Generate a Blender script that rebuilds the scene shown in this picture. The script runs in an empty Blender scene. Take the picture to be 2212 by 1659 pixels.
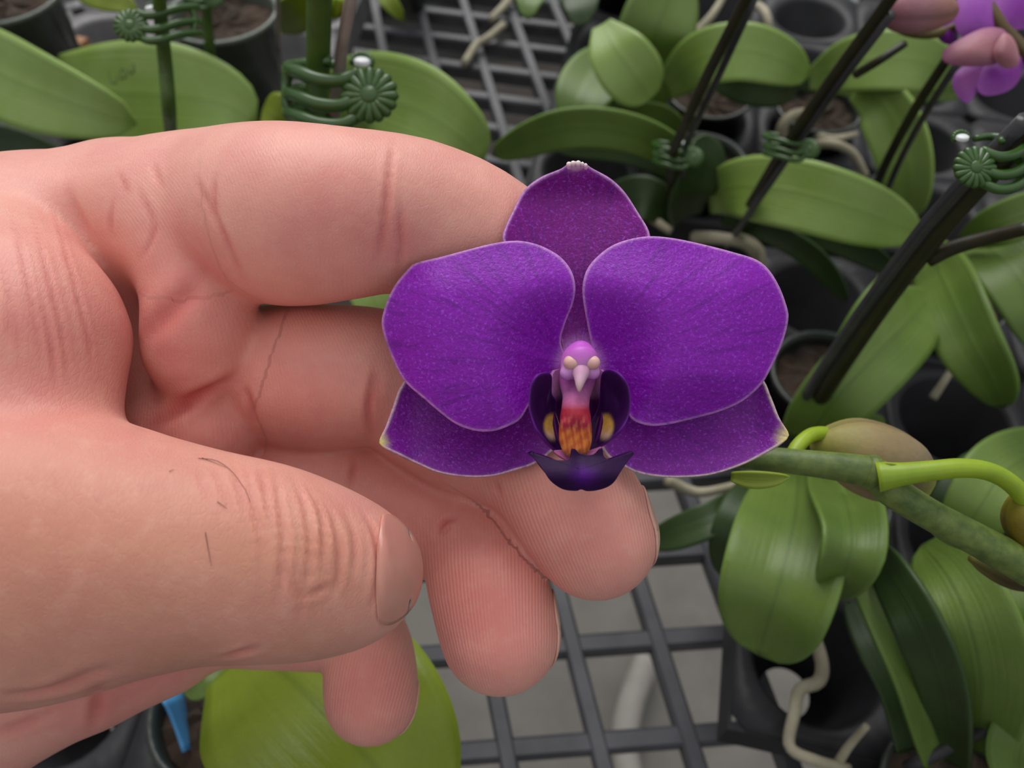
import bpy, math, random
import numpy as np
from mathutils import Vector
from mathutils.bvhtree import BVHTree

random.seed(4)
rng = np.random.default_rng(4)
scene = bpy.context.scene
col = scene.collection
FPX, CX, CY = 1750.0, 1106.0, 829.5
PITCH = math.radians(54.5)          # camera looks this far below the horizon
HCAM = 260.0                        # mm above the bench top
ZB = 0.62                           # bench top above the floor, m

# ------------------------------------------------------------------ camera
cam_d = bpy.data.cameras.new('camera')
cam_d.sensor_width = 36.0
cam_d.lens = FPX / 2212.0 * 36.0
cam_d.clip_start, cam_d.clip_end = 0.005, 50
cam_d.dof.use_dof = True
cam_d.dof.focus_distance = 0.102
cam_d.dof.aperture_fstop = 27.0
cam = bpy.data.objects.new('camera', cam_d)
cam.location = (0, 0, ZB + HCAM * .001)
cam.rotation_euler = (math.pi / 2 - PITCH, 0, 0)
col.objects.link(cam)
scene.camera = cam

# ------------------------------------------------------------------ sky: overcast dome seen through greenhouse film
SKY = 1.0
world = bpy.data.worlds.new('world')
scene.world = world
world.use_nodes = True
wn = world.node_tree
wn.nodes.clear()
o_ = wn.nodes.new('ShaderNodeOutputWorld')
b_ = wn.nodes.new('ShaderNodeBackground')
tc_ = wn.nodes.new('ShaderNodeTexCoord')
sx_ = wn.nodes.new('ShaderNodeSeparateXYZ')
mr_ = wn.nodes.new('ShaderNodeMapRange')
mr_.inputs['From Min'].default_value = -0.1
mr_.inputs['From Max'].default_value = 1.0
mr_.inputs['To Min'].default_value = 0.16 * SKY
mr_.inputs['To Max'].default_value = 0.85 * SKY
b_.inputs['Color'].default_value = (0.97, 1.0, 1.0, 1)
wn.links.new(tc_.outputs['Generated'], sx_.inputs[0])
wn.links.new(sx_.outputs['Z'], mr_.inputs['Value'])
wn.links.new(mr_.outputs[0], b_.inputs['Strength'])
wn.links.new(b_.outputs[0], o_.inputs['Surface'])

sun_d = bpy.data.lights.new('sun', 'SUN')
sun_d.energy = 2.2
sun_d.angle = math.radians(50)
sun_d.color = (1.0, 0.98, 0.95)
sun = bpy.data.objects.new('sun', sun_d)
sun.rotation_euler = (math.radians(-42), math.radians(-8), 0)
col.objects.link(sun)

scene.view_settings.view_transform = 'Standard'
scene.view_settings.look = 'None'
scene.view_settings.exposure = 0.0
scene.view_settings.gamma = 1.0
scene.view_settings.use_curve_mapping = False

# ------------------------------------------------------------------ helpers
A_ = math.pi / 2 - PITCH
RM = np.array([[1, 0, 0], [0, math.cos(A_), -math.sin(A_)], [0, math.sin(A_), math.cos(A_)]])


def c2w(v):                                             # camera mm -> bench mm
    return np.asarray(v, float) @ RM.T + np.array([0, 0, HCAM])


def w2c(v):
    return (np.asarray(v, float) - np.array([0, 0, HCAM])) @ RM


def CP(px, py, d):
    return np.array([(px - CX) / FPX * d, -(py - CY) / FPX * d, -d])


def D(px, py, d):                                       # a point at distance d along the view axis
    return c2w(CP(px, py, d))


def H(px, py, h):                                       # a point at height h above the bench
    r = RM @ np.array([(px - CX) / FPX, -(py - CY) / FPX, -1.0])
    return np.array([0, 0, HCAM]) + r * ((HCAM - h) / -r[2])


def lin(c):
    return tuple(((x / 255 + .055) / 1.055) ** 2.4 if x > 10 else x / 255 / 12.92 for x in c)


def catmull(P, n, closed=False):
    P = np.asarray(P, float)
    k = len(P)
    if k == 2 and not closed:
        t = np.linspace(0, 1, n)[:, None]
        return P[0] * (1 - t) + P[1] * t
    if closed:
        E = np.vstack([P[-1], P, P[0], P[1]])
        seg = k
    else:
        E = np.vstack([2 * P[0] - P[1], P, 2 * P[-1] - P[-2]])
        seg = k - 1
    fine = []
    for i in range(seg):
        a, b, c, d = E[i:i + 4]
        t = np.linspace(0, 1, 24, endpoint=False)[:, None]
        fine.append(.5 * (2 * b + (c - a) * t + (2 * a - 5 * b + 4 * c - d) * t ** 2 + (3 * b - a - 3 * c + d) * t ** 3))
    fine = np.vstack(fine + [P[:1] if closed else P[-1:]])
    L = np.r_[0, np.cumsum(np.linalg.norm(np.diff(fine, axis=0), axis=1))]
    s = np.linspace(0, L[-1], n, endpoint=not closed)
    return np.stack([np.interp(s, L, fine[:, j]) for j in range(fine.shape[1])], 1)


ORG = {}


def link(o, parent=None, label=None, cat=None, group=None, kind=None):
    col.objects.link(o)
    if parent is not None:
        o.parent = parent
    if label:
        o['label'] = label
    if cat:
        o['category'] = cat
    if group:
        o['group'] = group
    if kind:
        o['kind'] = kind
    return o


def thing(name, base, label, cat, group=None):
    o = bpy.data.objects.new(name, None)
    o.empty_display_size = .01
    o.location = Vector(np.asarray(base) * .001) + Vector((0, 0, ZB))
    ORG[o.name] = np.asarray(base, float)
    return link(o, None, label, cat, group)


def mk(name, V, F, m, parent=None, label=None, cat=None, group=None, kind=None, smooth=True, uv=None, colr=None, attrs=None, solid=0, base=None):
    V = np.asarray(V, float)
    if parent is not None:
        org = ORG[parent.name]
    else:
        org = np.asarray(base, float) if base is not None else np.r_[V[:, :2].mean(0), V[:, 2].min()]
    me = bpy.data.meshes.new(name)
    if isinstance(F, np.ndarray):
        nv = F.shape[1]
        me.vertices.add(len(V))
        me.vertices.foreach_set('co', ((V - org) * .001).astype(np.float32).ravel())
        me.loops.add(F.size)
        me.loops.foreach_set('vertex_index', F.astype(np.int32).ravel())
        me.polygons.add(len(F))
        me.polygons.foreach_set('loop_start', np.arange(len(F), dtype=np.int32) * nv)
        me.update(calc_edges=True)
        me.validate()
    else:
        me.from_pydata(((V - org) * .001).tolist(), [], F)
    me.materials.append(m)
    if smooth:
        me.polygons.foreach_set('use_smooth', np.ones(len(me.polygons), dtype=bool))
    if uv is not None:
        ul = me.uv_layers.new(name='UVMap')
        idx = np.empty(len(me.loops), dtype=np.int32)
        me.loops.foreach_get('vertex_index', idx)
        ul.data.foreach_set('uv', np.asarray(uv, np.float32)[idx].ravel())
    if colr is not None:
        a = me.attributes.new('Col', 'FLOAT_COLOR', 'POINT')
        c4 = np.ones((len(V), 4), np.float32)
        c4[:, :3] = colr
        a.data.foreach_set('color', c4.ravel())
    for k, v in (attrs or {}).items():
        a = me.attributes.new(k, 'FLOAT', 'POINT')
        a.data.foreach_set('value', np.asarray(v, np.float32))
    me.update()
    o = bpy.data.objects.new(name, me)
    if parent is None:
        o.location = Vector(org * .001) + Vector((0, 0, ZB))
    ORG[o.name] = org
    link(o, parent, label, cat, group, kind)
    if solid:
        md = o.modifiers.new('solid', 'SOLIDIFY')
        md.thickness = solid * .001
        md.offset = 0
    return o


def copy_tree(o, parent=None, **kw):
    c = o.copy()
    col.objects.link(c)
    c.parent = parent
    for k, v in kw.items():
        c[k] = v
    for ch in list(o.children):
        copy_tree(ch, c)
    return c


def tubemesh(P, r, n=14, samples=None, caps=True):
    P = np.asarray(P, float)
    r = np.full(len(P), r, float) if np.isscalar(r) else np.asarray(r, float)
    if samples:
        Q = catmull(np.c_[P, r * 1.0], samples)
        P, r = Q[:, :3], np.abs(Q[:, 3])
    T = np.gradient(P, axis=0)
    T /= np.linalg.norm(T, axis=1)[:, None] + 1e-9
    ref = np.array([0, 0, 1.0]) if abs(T[0][2]) < .9 else np.array([1.0, 0, 0])
    V, F = [], []
    u = np.cross(T[0], ref)
    u /= np.linalg.norm(u)
    ang = np.linspace(0, 2 * math.pi, n, endpoint=False)
    for i in range(len(P)):
        u = u - T[i] * (u @ T[i])
        u /= np.linalg.norm(u)
        v = np.cross(T[i], u)
        V += list(P[i] + r[i] * (np.cos(ang)[:, None] * u + np.sin(ang)[:, None] * v))
    for i in range(len(P) - 1):
        for j in range(n):
            a, b = i * n + j, i * n + (j + 1) % n
            F.append((a, b, b + n, a + n))
    if caps:
        F.append(tuple(range(n - 1, -1, -1)))
        F.append(tuple(range((len(P) - 1) * n, len(P) * n)))
    return np.array(V), F


def tube(name, P, r, m, parent=None, n=14, samples=None, **kw):
    V, F = tubemesh(P, r, n, samples)
    return mk(name, V, F, m, parent, **kw)


def join(parts):
    V, F, o = [], [], 0
    for v, f in parts:
        V.append(np.asarray(v))
        F += [tuple(i + o for i in q) for q in f]
        o += len(v)
    return np.vstack(V), F


def lathe(prof, c, n=32, axis=(0, 0, 1), ax2=None):
    ax = np.asarray(axis, float) / np.linalg.norm(axis)
    u = np.cross(ax, (0, 1, 0) if abs(ax[1]) < .9 else (1, 0, 0))
    u /= np.linalg.norm(u)
    v = np.cross(ax, u)
    ang = np.linspace(0, 2 * math.pi, n, endpoint=False)
    V, F = [], []
    for r, h in prof:
        V += list(np.asarray(c) + ax * h + r * (np.cos(ang)[:, None] * u + np.sin(ang)[:, None] * v))
    for i in range(len(prof) - 1):
        for j in range(n):
            a, b = i * n + j, i * n + (j + 1) % n
            F.append((a, b, b + n, a + n))
    return np.array(V), F


def boxmesh(a, b, w, t, up=(0, 0, 1)):                   # bar from a to b, width w, thickness t downwards
    a, b, up = np.asarray(a, float), np.asarray(b, float), np.asarray(up, float)
    d = (b - a) / np.linalg.norm(b - a)
    s = np.cross(d, up)
    s /= np.linalg.norm(s)
    e = min(w, t) * .16
    prof = [(-w / 2, -e), (-w / 2 + e, 0), (w / 2 - e, 0), (w / 2, -e), (w / 2 - e * .6, -t), (-w / 2 + e * .6, -t)]
    V = [p + s * x + up * z for p in (a, b) for x, z in prof]
    k = len(prof)
    F = [(i, (i + 1) % k, k + (i + 1) % k, k + i) for i in range(k)]
    F += [tuple(range(k - 1, -1, -1)), tuple(range(k, 2 * k))]
    return np.array(V), F


# ------------------------------------------------------------------ materials
def nt(m):
    m.use_nodes = True
    t = m.node_tree
    b = t.nodes['Principled BSDF']
    return t, b


def nd(t, typ, **kw):
    n = t.nodes.new(typ)
    for k, v in kw.items():
        if k in n.inputs:
            n.inputs[k].default_value = v
        else:
            setattr(n, k, v)
    return n


def mixc(t, fac, a, b, mode='MIX'):
    n = t.nodes.new('ShaderNodeMix')
    n.data_type = 'RGBA'
    n.blend_type = mode
    for s, v in ((0, fac), (6, a), (7, b)):
        if isinstance(v, (int, float)):
            n.inputs[s].default_value = v
        elif isinstance(v, tuple):
            n.inputs[s].default_value = (*v[:3], 1)
        else:
            t.links.new(v, n.inputs[s])
    return n.outputs[2]


def mth(t, op, a, b=None, clamp=False):
    n = t.nodes.new('ShaderNodeMath')
    n.operation = op
    n.use_clamp = clamp
    for i, v in enumerate((a, b)):
        if v is None:
            continue
        if isinstance(v, (int, float)):
            n.inputs[i].default_value = v
        else:
            t.links.new(v, n.inputs[i])
    return n.outputs[0]


def noise(t, scale, detail=3, rough=.5, vec=None, dist=0):
    n = nd(t, 'ShaderNodeTexNoise')
    n.inputs['Scale'].default_value = scale
    n.inputs['Detail'].default_value = detail
    n.inputs['Roughness'].default_value = rough
    n.inputs['Distortion'].default_value = dist
    if vec is None:
        vec = nd(t, 'ShaderNodeTexCoord').outputs['Object']
    t.links.new(vec, n.inputs['Vector'])
    return n.outputs['Fac']


def ramp(t, fac, lo, hi, a=0., b=1.):
    n = nd(t, 'ShaderNodeMapRange')
    n.inputs['From Min'].default_value, n.inputs['From Max'].default_value = lo, hi
    n.inputs['To Min'].default_value, n.inputs['To Max'].default_value = a, b
    t.links.new(fac, n.inputs['Value'])
    return n.outputs[0]


def bump(t, b, h, dist, strength=1.0, prev=None):
    n = nd(t, 'ShaderNodeBump')
    n.inputs['Strength'].default_value = strength
    n.inputs['Distance'].default_value = dist
    t.links.new(h, n.inputs['Height'])
    if prev is not None:
        t.links.new(prev, n.inputs['Normal'])
    t.links.new(n.outputs[0], b.inputs['Normal'])
    return n.outputs[0]


def plain(name, c, rough=.5, c2=None, scale=200, bmp=0, spec=.5, sss=0, trans=0, detail=4):
    m = bpy.data.materials.new(name)
    t, b = nt(m)
    b.inputs['Roughness'].default_value = rough
    b.inputs['Specular IOR Level'].default_value = spec
    f = noise(t, scale, detail, .6)
    out = mixc(t, ramp(t, f, .3, .7), lin(c), lin(c2 or c))
    t.links.new(out, b.inputs['Base Color'])
    if bmp:
        bump(t, b, f, bmp * .001)
    if sss:
        b.inputs['Subsurface Weight'].default_value = 1
        b.inputs['Subsurface Radius'].default_value = (1, 1, .6)
        b.inputs['Subsurface Scale'].default_value = sss * .001
    if trans:
        b.inputs['Transmission Weight'].default_value = trans
    return m


def leafmat(name, c, c2, cm, rough=.42):
    m = bpy.data.materials.new(name)
    t, b = nt(m)
    uv = nd(t, 'ShaderNodeUVMap').outputs[0]
    sp = nd(t, 'ShaderNodeSeparateXYZ')
    t.links.new(uv, sp.inputs[0])
    big = noise(t, 38, 2)
    base = mixc(t, ramp(t, big, .36, .66), lin(c), lin(c2))
    fine = noise(t, 900, 2)
    base = mixc(t, ramp(t, fine, .3, .7, 0, .12), base, lin(cm))
    # lengthwise veins and midrib
    cmb = nd(t, 'ShaderNodeCombineXYZ')
    t.links.new(mth(t, 'MULTIPLY', sp.outputs[0], 14), cmb.inputs[0])
    t.links.new(mth(t, 'MULTIPLY', sp.outputs[1], .8), cmb.inputs[1])
    vein = noise(t, 1.6, 2, .5, cmb.outputs[0])
    base = mixc(t, ramp(t, vein, .45, .75, 0, .1), base, lin(cm))
    mid = ramp(t, mth(t, 'ABSOLUTE', mth(t, 'SUBTRACT', sp.outputs[0], .5)), .004, .03, .4, 0)
    base = mixc(t, mid, base, lin(cm))
    # yellowish margin
    mar = ramp(t, mth(t, 'ABSOLUTE', mth(t, 'SUBTRACT', sp.outputs[0], .5)), .46, .5, 0, .5)
    base = mixc(t, mar, base, lin(tuple(min(255, int(x * 1.15 + 12)) for x in c)))
    t.links.new(base, b.inputs['Base Color'])
    b.inputs['Roughness'].default_value = rough
    b.inputs['Specular IOR Level'].default_value = .4
    b.inputs['Subsurface Weight'].default_value = .2
    b.inputs['Subsurface Radius'].default_value = (.6, 1, .25)
    b.inputs['Subsurface Scale'].default_value = .0012
    bump(t, b, mth(t, 'ADD', vein, mth(t, 'MULTIPLY', fine, .3)), .0005, .35)
    return m


def colmat(name, rough=.45, noise_amt=.25, nscale=2200, spark=None, bmp=.08, sss=.6, spec=.4, veins=False):
    m = bpy.data.materials.new(name)
    t, b = nt(m)
    a = nd(t, 'ShaderNodeAttribute', attribute_name='Col').outputs['Color']
    f = noise(t, nscale, 3, .65)
    base = mixc(t, ramp(t, f, .35, .65, 0, noise_amt), a, (0, 0, 0), 'MIX')
    if spark:
        f2 = noise(t, nscale * 1.3, 2, .7)
        base = mixc(t, ramp(t, f2, .55, .72, 0, .55), base, lin(spark))  # sparkle glints painted into the colour as lighter flecks
    if veins:
        uv = nd(t, 'ShaderNodeUVMap').outputs[0]
        v = noise(t, 1.0, 3, .6, uv, .15)
        base = mixc(t, ramp(t, v, .52, .66, 0, .38), base, lin((74, 6, 112)))
    t.links.new(base, b.inputs['Base Color'])
    b.inputs['Roughness'].default_value = rough
    b.inputs['Specular IOR Level'].default_value = spec
    if sss:
        b.inputs['Subsurface Weight'].default_value = .5
        b.inputs['Subsurface Radius'].default_value = (1, .4, 1)
        b.inputs['Subsurface Scale'].default_value = sss * .001
    if bmp:
        bump(t, b, f, bmp * .001)
    return m


M = {}
M['black_plastic'] = plain('black_plastic', (46, 46, 50), .42, (66, 66, 70), 60, .15)
M['grate_plastic'] = plain('grate_plastic', (40, 41, 46), .5, (72, 72, 78), 45, .2, detail=6)
M['tray_plastic'] = plain('tray_plastic', (22, 22, 25), .5, (50, 49, 53), 24, .25, detail=6, spec=.3)
M['tray_grey'] = plain('tray_grey', (74, 73, 78), .45, (128, 124, 126), 34, .25, detail=6)  # lighter grey plastic for the upper left tray
M['concrete'] = plain('concrete', (122, 118, 112), .9, (102, 99, 95), 12, .6, detail=7)
M['floor_shade'] = plain('floor_shade', (34, 29, 27), .95, (52, 45, 40), 20, 1.0)  # painted shade: dark floor colour that makes the upper lattice holes look dark
M['leaf'] = leafmat('leaf', (84, 108, 42), (104, 126, 56), (58, 80, 28))
M['leaf_pale'] = leafmat('leaf_pale', (120, 146, 66), (138, 160, 90), (92, 118, 46), .36)
M['leaf_dark'] = leafmat('leaf_dark', (40, 58, 26), (54, 74, 34), (28, 42, 18))
M['leaf_yellow'] = leafmat('leaf_yellow', (110, 126, 24), (126, 142, 40), (80, 96, 16))
M['stem_green'] = plain('stem_green', (80, 108, 36), .45, (60, 86, 28), 160, .1, sss=.8)
M['spike_green'] = plain('spike_green', (116, 132, 62), .5, (62, 84, 26), 380, .14, sss=.4)
M['spike_dark'] = plain('spike_dark', (30, 26, 12), .45, (48, 44, 18), 120, .1)
M['pedicel'] = plain('pedicel', (150, 172, 34), .42, (124, 150, 26), 150, .05, sss=1)
M['clip_green'] = plain('clip_green', (48, 80, 30), .22, (56, 88, 34), 80, 0, spec=.6)
M['clip_dark'] = plain('clip_dark', (24, 46, 28), .3, (28, 54, 32), 80, 0, spec=.6)
M['white_dot'] = plain('white_dot', (222, 222, 226), .4)
M['stake'] = plain('stake', (150, 136, 128), .4, (120, 104, 98), 90, .1)
M['stake_dark'] = plain('stake_dark', (70, 68, 72), .3, (46, 45, 48), 90, .1)
M['root'] = plain('root', (176, 168, 146), .7, (138, 130, 108), 90, .3)
M['bark'] = plain('bark', (66, 48, 34), .9, (36, 27, 20), 120, .6)
M['wood'] = plain('wood', (196, 150, 112), .8, (160, 116, 84), 100, .3)
M['blue'] = plain('blue_label', (70, 140, 196), .4, (90, 158, 210), 60)
M['ink'] = plain('ink', (56, 74, 50), .6)
M['hair'] = plain('hair', (40, 28, 24), .4)
M['pot'] = plain('pot_dark', (34, 38, 36), .35, (52, 56, 52), 40, .1)
M['pot_clear'] = plain('pot_clear', (78, 86, 76), .22, (108, 112, 104), 40, .1, trans=.12)
M['petal'] = colmat('petal', .40, .22, 2000, (176, 84, 232), .12, .6, .28, True)
M['petal_plain'] = colmat('petal_plain', .5, .10, 900, None, .03, .8)
M['lip'] = colmat('lip', .55, .15, 1500, None, .06, .3, .15)
M['column'] = colmat('column', .4, .06, 900, None, .03, 1.2)
M['bud'] = colmat('bud', .55, .12, 700, None, .08, .6)

# ------------------------------------------------------------------ setting
fl = 2500
mk('floor', [(-fl, -fl, -ZB * 1000), (fl, -fl, -ZB * 1000), (fl, 700, -ZB * 1000), (-fl, 700, -ZB * 1000),
             (-fl, -fl, -ZB * 1000 - 40), (fl, -fl, -ZB * 1000 - 40), (fl, 700, -ZB * 1000 - 40), (-fl, 700, -ZB * 1000 - 40)],
   [(0, 1, 2, 3), (4, 7, 6, 5), (3, 2, 6, 7)], M['concrete'], kind='structure', label='grey concrete greenhouse floor under the bench', smooth=False)
mk('floor_far_dark', [(-fl, 700, -ZB * 1000 - 5), (fl, 700, -ZB * 1000 - 5), (fl, 2 * fl, -ZB * 1000 - 5), (-fl, 2 * fl, -ZB * 1000 - 5),
                  (-fl, 700, -ZB * 1000 - 45), (fl, 700, -ZB * 1000 - 45), (fl, 2 * fl, -ZB * 1000 - 45), (-fl, 2 * fl, -ZB * 1000 - 45)],
   [(0, 1, 2, 3), (4, 7, 6, 5)], M['floor_shade'], kind='structure', label='floor below the far part of the bench, shade painted in as dark brown', smooth=False)


def grate(label, o, ucol, urow, sc, sr, nc, nr, i0, j0):
    # o: a crossing; ucol/urow: directions of the columns and rows
    ucol, urow = [np.array([math.sin(math.radians(a)), math.cos(math.radians(a)), 0]) for a in (ucol, urow)]
    o = np.array([*o, 0.0])
    stepc, stepr = urow * sc, ucol * sr
    root = thing('bench_grate', o + np.array([0, 0, -9]), label, 'bench grate')
    for i in range(i0, i0 + nc):
        p = o + stepc * i
        V, F = boxmesh(p + stepr * (j0 - .4), p + stepr * (j0 + nr - .6), 5.6, 9)
        mk('bar', V, F, M['grate_plastic'], root, smooth=False)
    for j in range(j0, j0 + nr):
        p = o + stepr * j + np.array([0, 0, -.6])
        V, F = boxmesh(p + stepc * (i0 - .4), p + stepc * (i0 + nc - .6), 6.2, 8)
        mk('bar', V, F, M['grate_plastic'], root, smooth=False)


grate('charcoal plastic lattice bench top under the fingertips at the bottom', (19.5, 83.3), -12, 86, 27.6, 30, 11, 6, -5, -2)
grate('charcoal plastic lattice bench top behind the knuckles at the top', (-20.8, 426.4), -11.5, 102, 28.5, 27, 15, 13, -7, -7)


def tray(label, o, ang, nx, ny, pitch=46, rh=17.5, h=35, mat='tray_plastic', hole=.45):
    ca, sa = math.cos(math.radians(ang)), math.sin(math.radians(ang))
    root = thing('pot_tray', (o[0], o[1], 0), label, 'pot tray', 'black pot trays on the bench')

    def T(x, y, z):
        return (o[0] + ca * x - sa * y, o[1] + sa * x + ca * y, z)
    n = 32
    V, F = [], []
    cups = []
    for i in range(nx):
        for j in range(ny):
            cx, cy = (i + .5) * pitch, (j + .5) * pitch
            b = len(V)
            for k in range(n):
                a = 2 * math.pi * k / n + math.pi / n
                s = max(abs(math.cos(a)), abs(math.sin(a)))
                q = pitch / 2
                ex, ey = math.cos(a) / s * q, math.sin(a) / s * q
                V.append(T(cx + ex, cy + ey, h))
                V.append(T(cx + math.cos(a) * (rh + 1.5), cy + math.sin(a) * (rh + 1.5), h))
                V.append(T(cx + math.cos(a) * rh, cy + math.sin(a) * rh, h - 1.5))
                V.append(T(cx + math.cos(a) * rh * .74, cy + math.sin(a) * rh * .74, h - 33))
                V.append(T(cx + math.cos(a) * rh * hole, cy + math.sin(a) * rh * hole, h - 34))
            for k in range(n):
                k2 = (k + 1) % n
                for l in range(4):
                    F.append((b + k * 5 + l, b + k2 * 5 + l, b + k2 * 5 + l + 1, b + k * 5 + l + 1))
    mk('deck', V, F, M[mat], root, solid=1.0)
    W_, L_ = nx * pitch, ny * pitch
    rim = [T(0, 0, h), T(W_, 0, h), T(W_, L_, h), T(0, L_, h)]
    Vr, Fr = [], []
    for p in rim:
        Vr += [p, (p[0], p[1], h - 14)]
    for k in range(4):
        a, b2 = 2 * k, 2 * ((k + 1) % 4)
        Fr.append((a, b2, b2 + 1, a + 1))
    mk('rim', Vr, Fr, M[mat], root, smooth=False, solid=1.4)
    return lambda i, j: np.array(T((i + .5) * pitch, (j + .5) * pitch, h))


TR = tray('black plastic pot tray under the leaves on the right', (57, 50), -12, 5, 4, pitch=45)
TR2 = tray('black plastic pot tray behind the flower at upper right', (4, 253), -12, 6, 5)
TL = tray('black plastic pot tray at upper left behind the wrist', (-330, 268), -8, 5, 4, rh=20, mat='tray_grey')
TB = tray('black plastic pot tray corner below the palm', (-201, -50), -6, 3, 3, h=35, hole=.04)


def pot(c, parent, r=17, h=44, m=None, top=48):
    """a tapered pot seated in a tray hole, its rim at height top, filled with bark"""
    m = m or M['pot']
    c = np.array([c[0], c[1], 0.0])
    V, F = lathe([(r * .70, top - h), (r * .98, top - 2), (r * 1.06, top - 2), (r * 1.08, top), (r * .98, top), (r * .95, top - 3), (r * .9, top - 8)], c, 32)
    F.append(tuple(range(31, -1, -1)))
    mk('pot', V, F, m, parent)
    n = 14
    V = [c + np.array([0, 0, top - 4])]
    F = []
    for k in range(1, 5):
        for q in range(24):
            a = 2 * math.pi * q / 24
            V.append(c + np.array([math.cos(a) * r * .23 * k, math.sin(a) * r * .23 * k, top - 5 + random.uniform(-1.6, 1.6)]))
    for q in range(24):
        F.append((0, 1 + q, 1 + (q + 1) % 24))
        for k in range(3):
            a, b = 1 + k * 24 + q, 1 + k * 24 + (q + 1) % 24
            F.append((a, a + 24, b + 24, b))
    mk('potting_bark', V, F, M['bark'], parent, smooth=False, kind='stuff')


def leaf(parent, P, hw, mat='leaf', roll=0, fold=.12, curl=0.0, base=.4, peak=.58, name='leaf', n=34, m=12, t=1.1, tipsharp=.5, twist=0):
    """P: world points base to tip; hw: half width in mm; roll turns the blade about its midrib"""
    S = catmull(P, n)
    T = np.gradient(S, axis=0)
    T /= np.linalg.norm(T, axis=1)[:, None]
    V, UV = [], []
    us = np.linspace(-1, 1, m + 1)
    for i in range(n):
        s = i / (n - 1)
        w = base + (1 - base) * math.sin(math.pi / 2 * min(1, s / peak)) if s < peak else max(0.0, 1 - ((s - peak) / (1 - peak)) ** 2.2) ** tipsharp
        w = max(w, .03) * hw
        view = S[i] - np.array([0, 0, HCAM])
        sd = np.cross(T[i], view)
        sd /= np.linalg.norm(sd)
        nn = np.cross(sd, T[i])
        if nn @ view > 0:
            nn = -nn
        a = math.radians(roll + twist * s)
        s2 = sd * math.cos(a) + nn * math.sin(a)
        n2 = nn * math.cos(a) - sd * math.sin(a)
        for u in us:
            V.append(S[i] + s2 * u * w + n2 * w * (fold * (abs(u) - .35 + .35 * math.exp(-abs(u) * 9)) + curl * u * u))
            UV.append((.5 + u / 2, s))
    F = []
    for i in range(n - 1):
        for j in range(m):
            a = i * (m + 1) + j
            F.append((a, a + 1, a + m + 2, a + m + 1))
    return mk(name, V, F, M[mat], parent, uv=UV, solid=t)


# ================================================================== HAND (signed-distance sculpt)
class Field:
    def __init__(s, lo, hi, vox):
        s.lo, s.vox = np.array(lo, float), vox
        s.n = np.ceil((np.array(hi) - s.lo) / vox).astype(int) + 1
        s.d = np.full(s.n, 50.0, np.float32)

    def box(s, lo, hi):
        a = np.maximum(0, np.floor((np.array(lo) - s.lo) / s.vox).astype(int))
        b = np.minimum(s.n, np.ceil((np.array(hi) - s.lo) / s.vox).astype(int) + 1)
        sl = tuple(slice(x, y) for x, y in zip(a, b))
        g = [(s.lo[k] + s.vox * np.arange(a[k], b[k])).astype(np.float32) for k in range(3)]
        return sl, g[0][:, None, None], g[1][None, :, None], g[2][None, None, :]

    def mesh(s):
        d = s.d
        ins = d < 0
        c = np.zeros(s.n - 1, np.uint8)
        for i in (0, 1):
            for j in (0, 1):
                for k in (0, 1):
                    c += ins[i:s.n[0] - 1 + i, j:s.n[1] - 1 + j, k:s.n[2] - 1 + k]
        act = np.argwhere((c > 0) & (c < 8))
        idx = np.full(s.n - 1, -1, np.int32)
        idx[tuple(act.T)] = np.arange(len(act))
        acc = np.zeros((len(act), 3))
        cnt = np.zeros(len(act))
        cor = [(i, j, k) for i in (0, 1) for j in (0, 1) for k in (0, 1)]
        val = {q: d[act[:, 0] + q[0], act[:, 1] + q[1], act[:, 2] + q[2]] for q in cor}
        for a in cor:
            for ax in range(3):
                if a[ax] == 0:
                    b = list(a)
                    b[ax] = 1
                    b = tuple(b)
                    va, vb = val[a], val[b]
                    m = (va < 0) != (vb < 0)
                    t = np.where(m, va / np.where(m, va - vb, 1), 0)
                    p = np.array(a, float)[None, :].repeat(len(act), 0)
                    p[:, ax] = t
                    acc[m] += p[m]
                    cnt[m] += 1
        V = s.lo + s.vox * (act + acc / cnt[:, None])
        Q = []
        for ax in range(3):
            sl0 = [slice(None)] * 3
            sl1 = [slice(None)] * 3
            sl0[ax] = slice(0, s.n[ax] - 1)
            sl1[ax] = slice(1, s.n[ax])
            e = np.argwhere(ins[tuple(sl0)] != ins[tuple(sl1)])
            o1, o2 = (ax + 1) % 3, (ax + 2) % 3
            e = e[(e[:, o1] > 0) & (e[:, o2] > 0) & (e[:, o1] < s.n[o1] - 1) & (e[:, o2] < s.n[o2] - 1)]
            flip = ins[tuple(e.T)]
            q = []
            for da, db in ((1, 1), (0, 1), (0, 0), (1, 0)):
                w = e.copy()
                w[:, o1] -= da
                w[:, o2] -= db
                q.append(idx[tuple(w.T)])
            q = np.stack(q, 1)
            q[~flip] = q[~flip][:, ::-1]
            Q.append(q)
        return V, np.vstack(Q)


def smin(a, b, k):
    h = np.maximum(k - np.abs(a - b), 0) / k
    return np.minimum(a, b) - h * h * k * .25


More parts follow.
